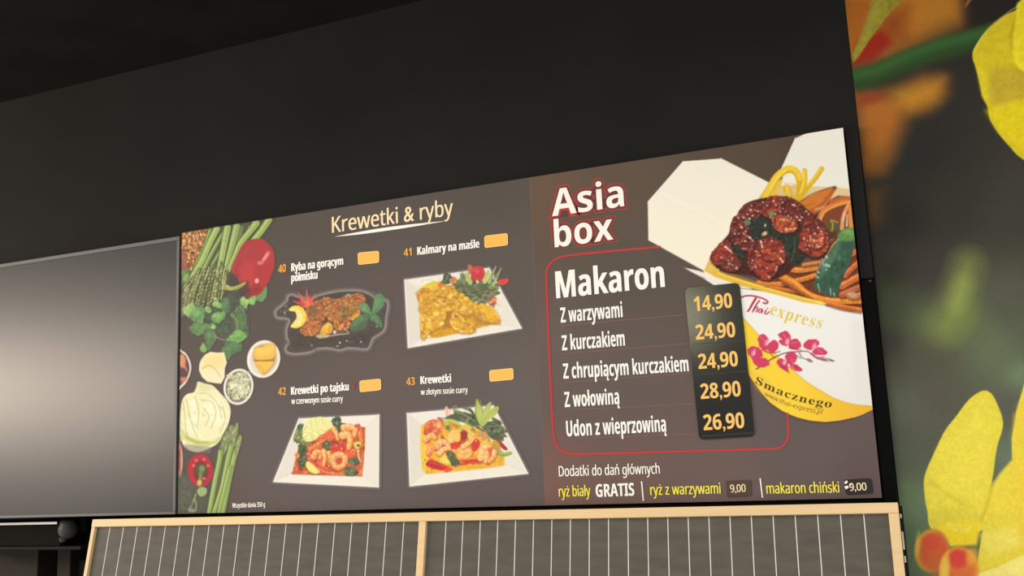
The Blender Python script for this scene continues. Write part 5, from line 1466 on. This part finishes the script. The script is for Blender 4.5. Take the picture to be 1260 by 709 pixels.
    P.scatter([(880, 350), (1000, 250), (960, 460), (880, 560)], 40, (8, 18), [(48, 80, 64), (70, 104, 82), (40, 66, 54), (84, 116, 92)], 2, 1.9, 0.6, 2, 15)
    for q in ([(800, 490), (810, 540)], [(880, 520), (885, 560)], [(905, 550), (912, 575)], [(860, 300), (830, 350), (850, 370)]):
        P.line(q, 9, (178, 204, 184), 6, 1.4, 0.8)
    # glazed chicken
    dark = [(80, 310), (150, 210), (200, 150), (215, 90), (260, 20), (330, -60), (520, -100), (640, -80), (740, 0), (840, 90), (860, 180), (850, 280), (800, 310), (700, 320), (590, 420), (470, 462), (330, 430), (230, 420), (130, 390), (95, 340)]
    P.poly(dark, (74, 38, 32), 2, smooth=True)
    pal = [(112, 46, 40), (134, 58, 48), (96, 38, 34), (150, 70, 56), (82, 36, 34), (124, 48, 40), (108, 54, 46)]
    org = [(186, 84, 52), (200, 104, 62), (160, 62, 46), (136, 50, 42), (120, 44, 38)]
    mid = [(160, 62, 46), (142, 52, 42), (126, 46, 40), (178, 78, 54), (110, 40, 36)]
    lumps = [([(215, 120), (225, 60), (262, 25), (300, 40), (330, 90), (320, 160), (270, 190), (225, 180)], pal), ([(262, 20), (300, -35), (360, -55), (420, -60), (440, -20), (400, 40), (340, 60), (290, 50)], pal),
             ([(205, 170), (250, 150), (310, 150), (360, 200), (370, 250), (310, 260), (240, 225)], pal),
             ([(440, -40), (470, -95), (530, -105), (570, -80), (580, -20), (540, 40), (480, 50), (430, 20)], mid), ([(560, -90), (620, -90), (680, -40), (700, 20), (660, 70), (600, 50), (560, 0)], pal),
             ([(490, 60), (540, 30), (620, 50), (660, 90), (640, 135), (570, 145), (510, 120)], org), ([(680, 20), (740, 0), (800, 50), (840, 110), (800, 150), (720, 140), (680, 90)], pal),
             ([(690, 130), (760, 130), (850, 120), (870, 200), (850, 270), (790, 310), (730, 290), (670, 230)], mid), ([(750, 170), (820, 160), (840, 220), (790, 250), (750, 230)], org),
             ([(78, 300), (120, 240), (170, 198), (215, 220), (225, 280), (190, 340), (140, 360), (95, 345)], mid), ([(190, 320), (230, 280), (280, 310), (285, 360), (240, 405), (180, 395), (150, 370)], pal),
             ([(330, 290), (345, 240), (400, 195), (450, 190), (460, 260), (420, 340), (370, 400), (335, 370)], pal), ([(440, 190), (510, 180), (560, 220), (585, 290), (550, 360), (500, 350), (450, 300)], mid), ([(360, 380), (420, 320), (500, 330), (530, 380), (480, 458), (410, 445)], mid), ([(420, 230), (480, 215), (530, 270), (500, 330), (440, 320)], mid)]
    for i, (q, pp) in enumerate(lumps):
        crust(P, q, pp[0], pp, i + 20, 34, (9, 17), (206, 132, 112), (52, 30, 30), 0.2)
    for x, y, rx, ry, c in ((560, 90, 50, 40, (204, 96, 50)), (800, 200, 44, 40, (196, 96, 52)), (480, 250, 60, 40, (180, 62, 44)), (170, 260, 40, 34, (176, 60, 44)), (450, 340, 50, 50, (168, 56, 42)), (600, 110, 34, 26, (216, 118, 62)), (420, 250, 20, 16, (196, 84, 60)), (240, 330, 34, 26, (160, 56, 46))):
        P.ell(x, y, rx, ry, c, 0.3, 12, 0.18)
    P.scatter([(510, 50), (640, 40), (640, 140), (540, 140)], 26, (6, 12), [(226, 136, 76), (206, 96, 54), (234, 156, 96)], 1.6, None, 0.75, 1.6, 71)
    P.scatter([(740, 150), (840, 150), (830, 250), (750, 250)], 24, (6, 12), [(222, 130, 80), (200, 90, 54), (236, 170, 120)], 1.6, None, 0.7, 1.6, 72)
    P.scatter([(370, 230), (560, 230), (520, 400), (380, 400)], 30, (6, 12), [(200, 76, 50), (176, 60, 44), (216, 110, 70)], 1.6, None, 0.6, 1.6, 73)
    # dark herbs between the pieces
    for q in ([(340, 80), (400, 40), (470, 60), (500, 120), (460, 170), (400, 190), (350, 160)], [(560, 200), (640, 160), (680, 190), (640, 280), (590, 290)], [(620, 300), (700, 280), (700, 340), (640, 370)], [(210, 230), (260, 230), (300, 290), (280, 360), (250, 280)], [(470, 140), (560, 150), (620, 150), (580, 200), (500, 180)]):
        leafy(P, q, (48, 54, 46), 21, 22, [(58, 68, 58), (36, 40, 36), (74, 88, 74), (48, 50, 44)], (7, 16))
    P.line([(640, 180), (640, 260), (620, 340)], 14, (58, 82, 66), 10, 2, 0.9)
    P.poly([(470, 10), (490, -5), (505, 15), (490, 35), (472, 28)], (96, 142, 92), 1.6, smooth=True)
    P.poly([(300, 70), (330, 60), (350, 80), (320, 95)], (92, 128, 100), 1.6, smooth=True)
    P.ell(440, 150, 20, 13, (226, 176, 132), -0.5, 1.8); P.ell(445, 95, 7, 10, (206, 190, 184), 0, 1.4)
    # glints and sesame printed in the picture
    for x, y in ((300, 40), (325, 20), (340, 50), (360, 30), (265, 45), (395, 0), (345, -10), (430, -60), (290, 110), (180, 240), (195, 252), (210, 265), (415, 205), (425, 240), (385, 270), (380, 375), (455, 380), (470, 440), (520, 375), (550, 270), (560, 340), (545, 320), (570, 60), (660, 40), (675, 60), (690, 40), (720, 0), (735, 20), (780, 150), (800, 110), (820, 135), (830, 180), (770, 200), (790, 225), (810, 235), (740, 230), (705, 185), (250, 385), (255, 375), (345, 175), (300, 150), (310, 200), (240, 150), (600, 30), (560, -60), (500, -70), (640, -40), (615, 120), (590, 125), (490, 200), (360, 330), (150, 310), (205, 350)):
        P.ell(x, y, 7.5, 4.5, (238, 214, 198), P.rnd.uniform(0.2, 1.3), 1.1, 0.85)
    for q in ([(175, 235), (225, 280)], [(415, 200), (425, 240)], [(330, 170), (365, 200)], [(545, 315), (565, 345)]):
        P.line(q, 8, (244, 224, 206), 5, 1.2, 0.85)
    P.tex(dark, 0.12, 12, 11, True); P.tex(bedp, 0.08, 14, 12)
    # orchid spray
    P.view(900, 350, 7.0)
    pink = (206, 66, 98); pd = (176, 46, 78); pl = (236, 156, 178)
    def bloom(petals, c=None):
        for q in petals:
            P.poly(jagged(q, 0.07, int(q[0][0])), pink, 1.1)
        if c:
            P.ell(c[0], c[1], 16, 30, pl, 0.5, 2, 0.85); P.ell(c[0] + 6, c[1] + 8, 7, 14, (250, 214, 222), 0.4, 1.4, 0.8)
    tw = (112, 84, 76)
    P.line([(215, 730), (290, 680), (370, 630), (470, 590), (580, 580), (660, 580), (740, 640), (830, 640), (885, 662)], 12, tw, 5, 1.1)
    for q in ([(585, 590), (610, 630), (680, 660), (700, 665)], [(370, 635), (340, 600)], [(235, 720), (225, 680), (215, 660)], [(560, 610), (600, 640)], [(740, 640), (800, 660)]):
        P.line(q, 8, tw, 5, 1.1)
    P.ell(672, 655, 26, 13, (150, 112, 104), 0.5, 1.4); P.ell(800, 650, 34, 10, (150, 96, 104), 0.35, 1.4); P.ell(860, 656, 22, 7, (120, 84, 84), 0.3, 1.4)
    bloom([[(225, 470), (260, 430), (300, 440), (320, 490), (300, 540), (250, 510)], [(240, 490), (300, 520), (310, 560), (270, 560), (240, 530)], [(310, 520), (360, 480), (400, 500), (405, 550), (350, 590), (310, 560)]], (305, 500))
    bloom([[(402, 430), (450, 405), (480, 405), (510, 450), (500, 490), (430, 470)], [(410, 480), (470, 480), (480, 530), (430, 520)], [(490, 490), (560, 470), (598, 510), (590, 550), (530, 560), (490, 530)]], (480, 490))
    bloom([[(615, 530), (650, 480), (690, 475), (740, 480), (755, 520), (700, 560), (650, 560)], [(700, 570), (760, 540), (822, 575), (815, 605), (760, 610), (710, 600)]], (712, 530))
    bloom([[(140, 560), (190, 530), (250, 560), (270, 610), (230, 640), (160, 620)], [(170, 620), (240, 630), (300, 640), (330, 690), (260, 720), (200, 690)]], (190, 590))
    bloom([[(465, 610), (500, 580), (545, 590), (565, 630), (540, 680), (490, 690), (465, 650)], [(390, 660), (440, 640), (480, 680), (490, 750), (420, 720)], [(500, 690), (560, 690), (615, 740), (570, 750), (520, 730)]], (455, 670))
    for q in ([(270, 560), (330, 590), (420, 580)], [(500, 545), (560, 560), (600, 565)], [(690, 600), (740, 630), (800, 625)], [(430, 690), (470, 740), (500, 760)], [(520, 690), (580, 730)]):
        P.line(q, 20, pd, 8, 1.4, 0.75)
    for q in ([(250, 450), (300, 500)], [(450, 430), (480, 490)], [(560, 500), (500, 510)], [(780, 590), (720, 540)], [(520, 640), (540, 740)], [(200, 560), (190, 600)]):
        P.line(q, 8, (236, 140, 164), 4, 1.6, 0.7)
    P.line([(500, 690), (525, 720), (545, 755)], 9, (240, 150, 120), 6, 1.4, 0.8)
    # word in red script: strokes
    P.line([(85, 112), (130, 98), (200, 102), (270, 122), (312, 148), (300, 165), (275, 158)], 13, (184, 38, 72), 14, 1.0)
    P.line([(210, 120), (180, 170), (155, 215), (140, 232)], 20, (184, 38, 72), 14, 1.0)
    P.line([(240, 140), (205, 190), (182, 238)], 13, (184, 38, 72), 11, 1.0)
    P.line([(190, 225), (215, 195), (226, 205), (212, 238)], 11, (184, 38, 72), 10, 1.0)
    P.line([(262, 215), (240, 215), (232, 236), (250, 240), (268, 218), (262, 246)], 11, (184, 38, 72), 10, 1.0)
    P.line([(300, 222), (288, 240), (292, 254), (310, 250), (326, 236)], 11, (184, 38, 72), 10, 1.0)
    P.ell(312, 206, 6, 5, (188, 44, 78), 0, 1.0)
    o = P.mesh('noodle_box_picture', M2, ink, 0.02, veil=24)
    o['label'] = 'printed open white takeaway box of glazed chicken and noodles'
    B = o
    glyph_run(B, 'express', (946.4, 386.4), (1009.4, 404.4), 15.0, mat('mustard_ink', (226, 204, 84), rough=0.6, spec=0.05), YP - 0.0004, 1.2, 'serif', 0.10, -0.006)
    glyph_run(B, 'Smacznego', (929.2, 471.6), (1022.4, 501.8), 9.0, mat('dark_olive_ink', (92, 80, 44), rough=0.6, spec=0.05), YP - 0.0004, 5.0, 'serif', -0.05, cap1=10.2)
    glyph_run(B, 'www.thai-express.pl', (940.4, 486.4), (1011, 509.6), 5.0, mat('olive_ink', (150, 120, 54), rough=0.6, spec=0.05), YP - 0.0004, 3.6, 'sans', -0.05, cap1=6.5)
noodle_box()
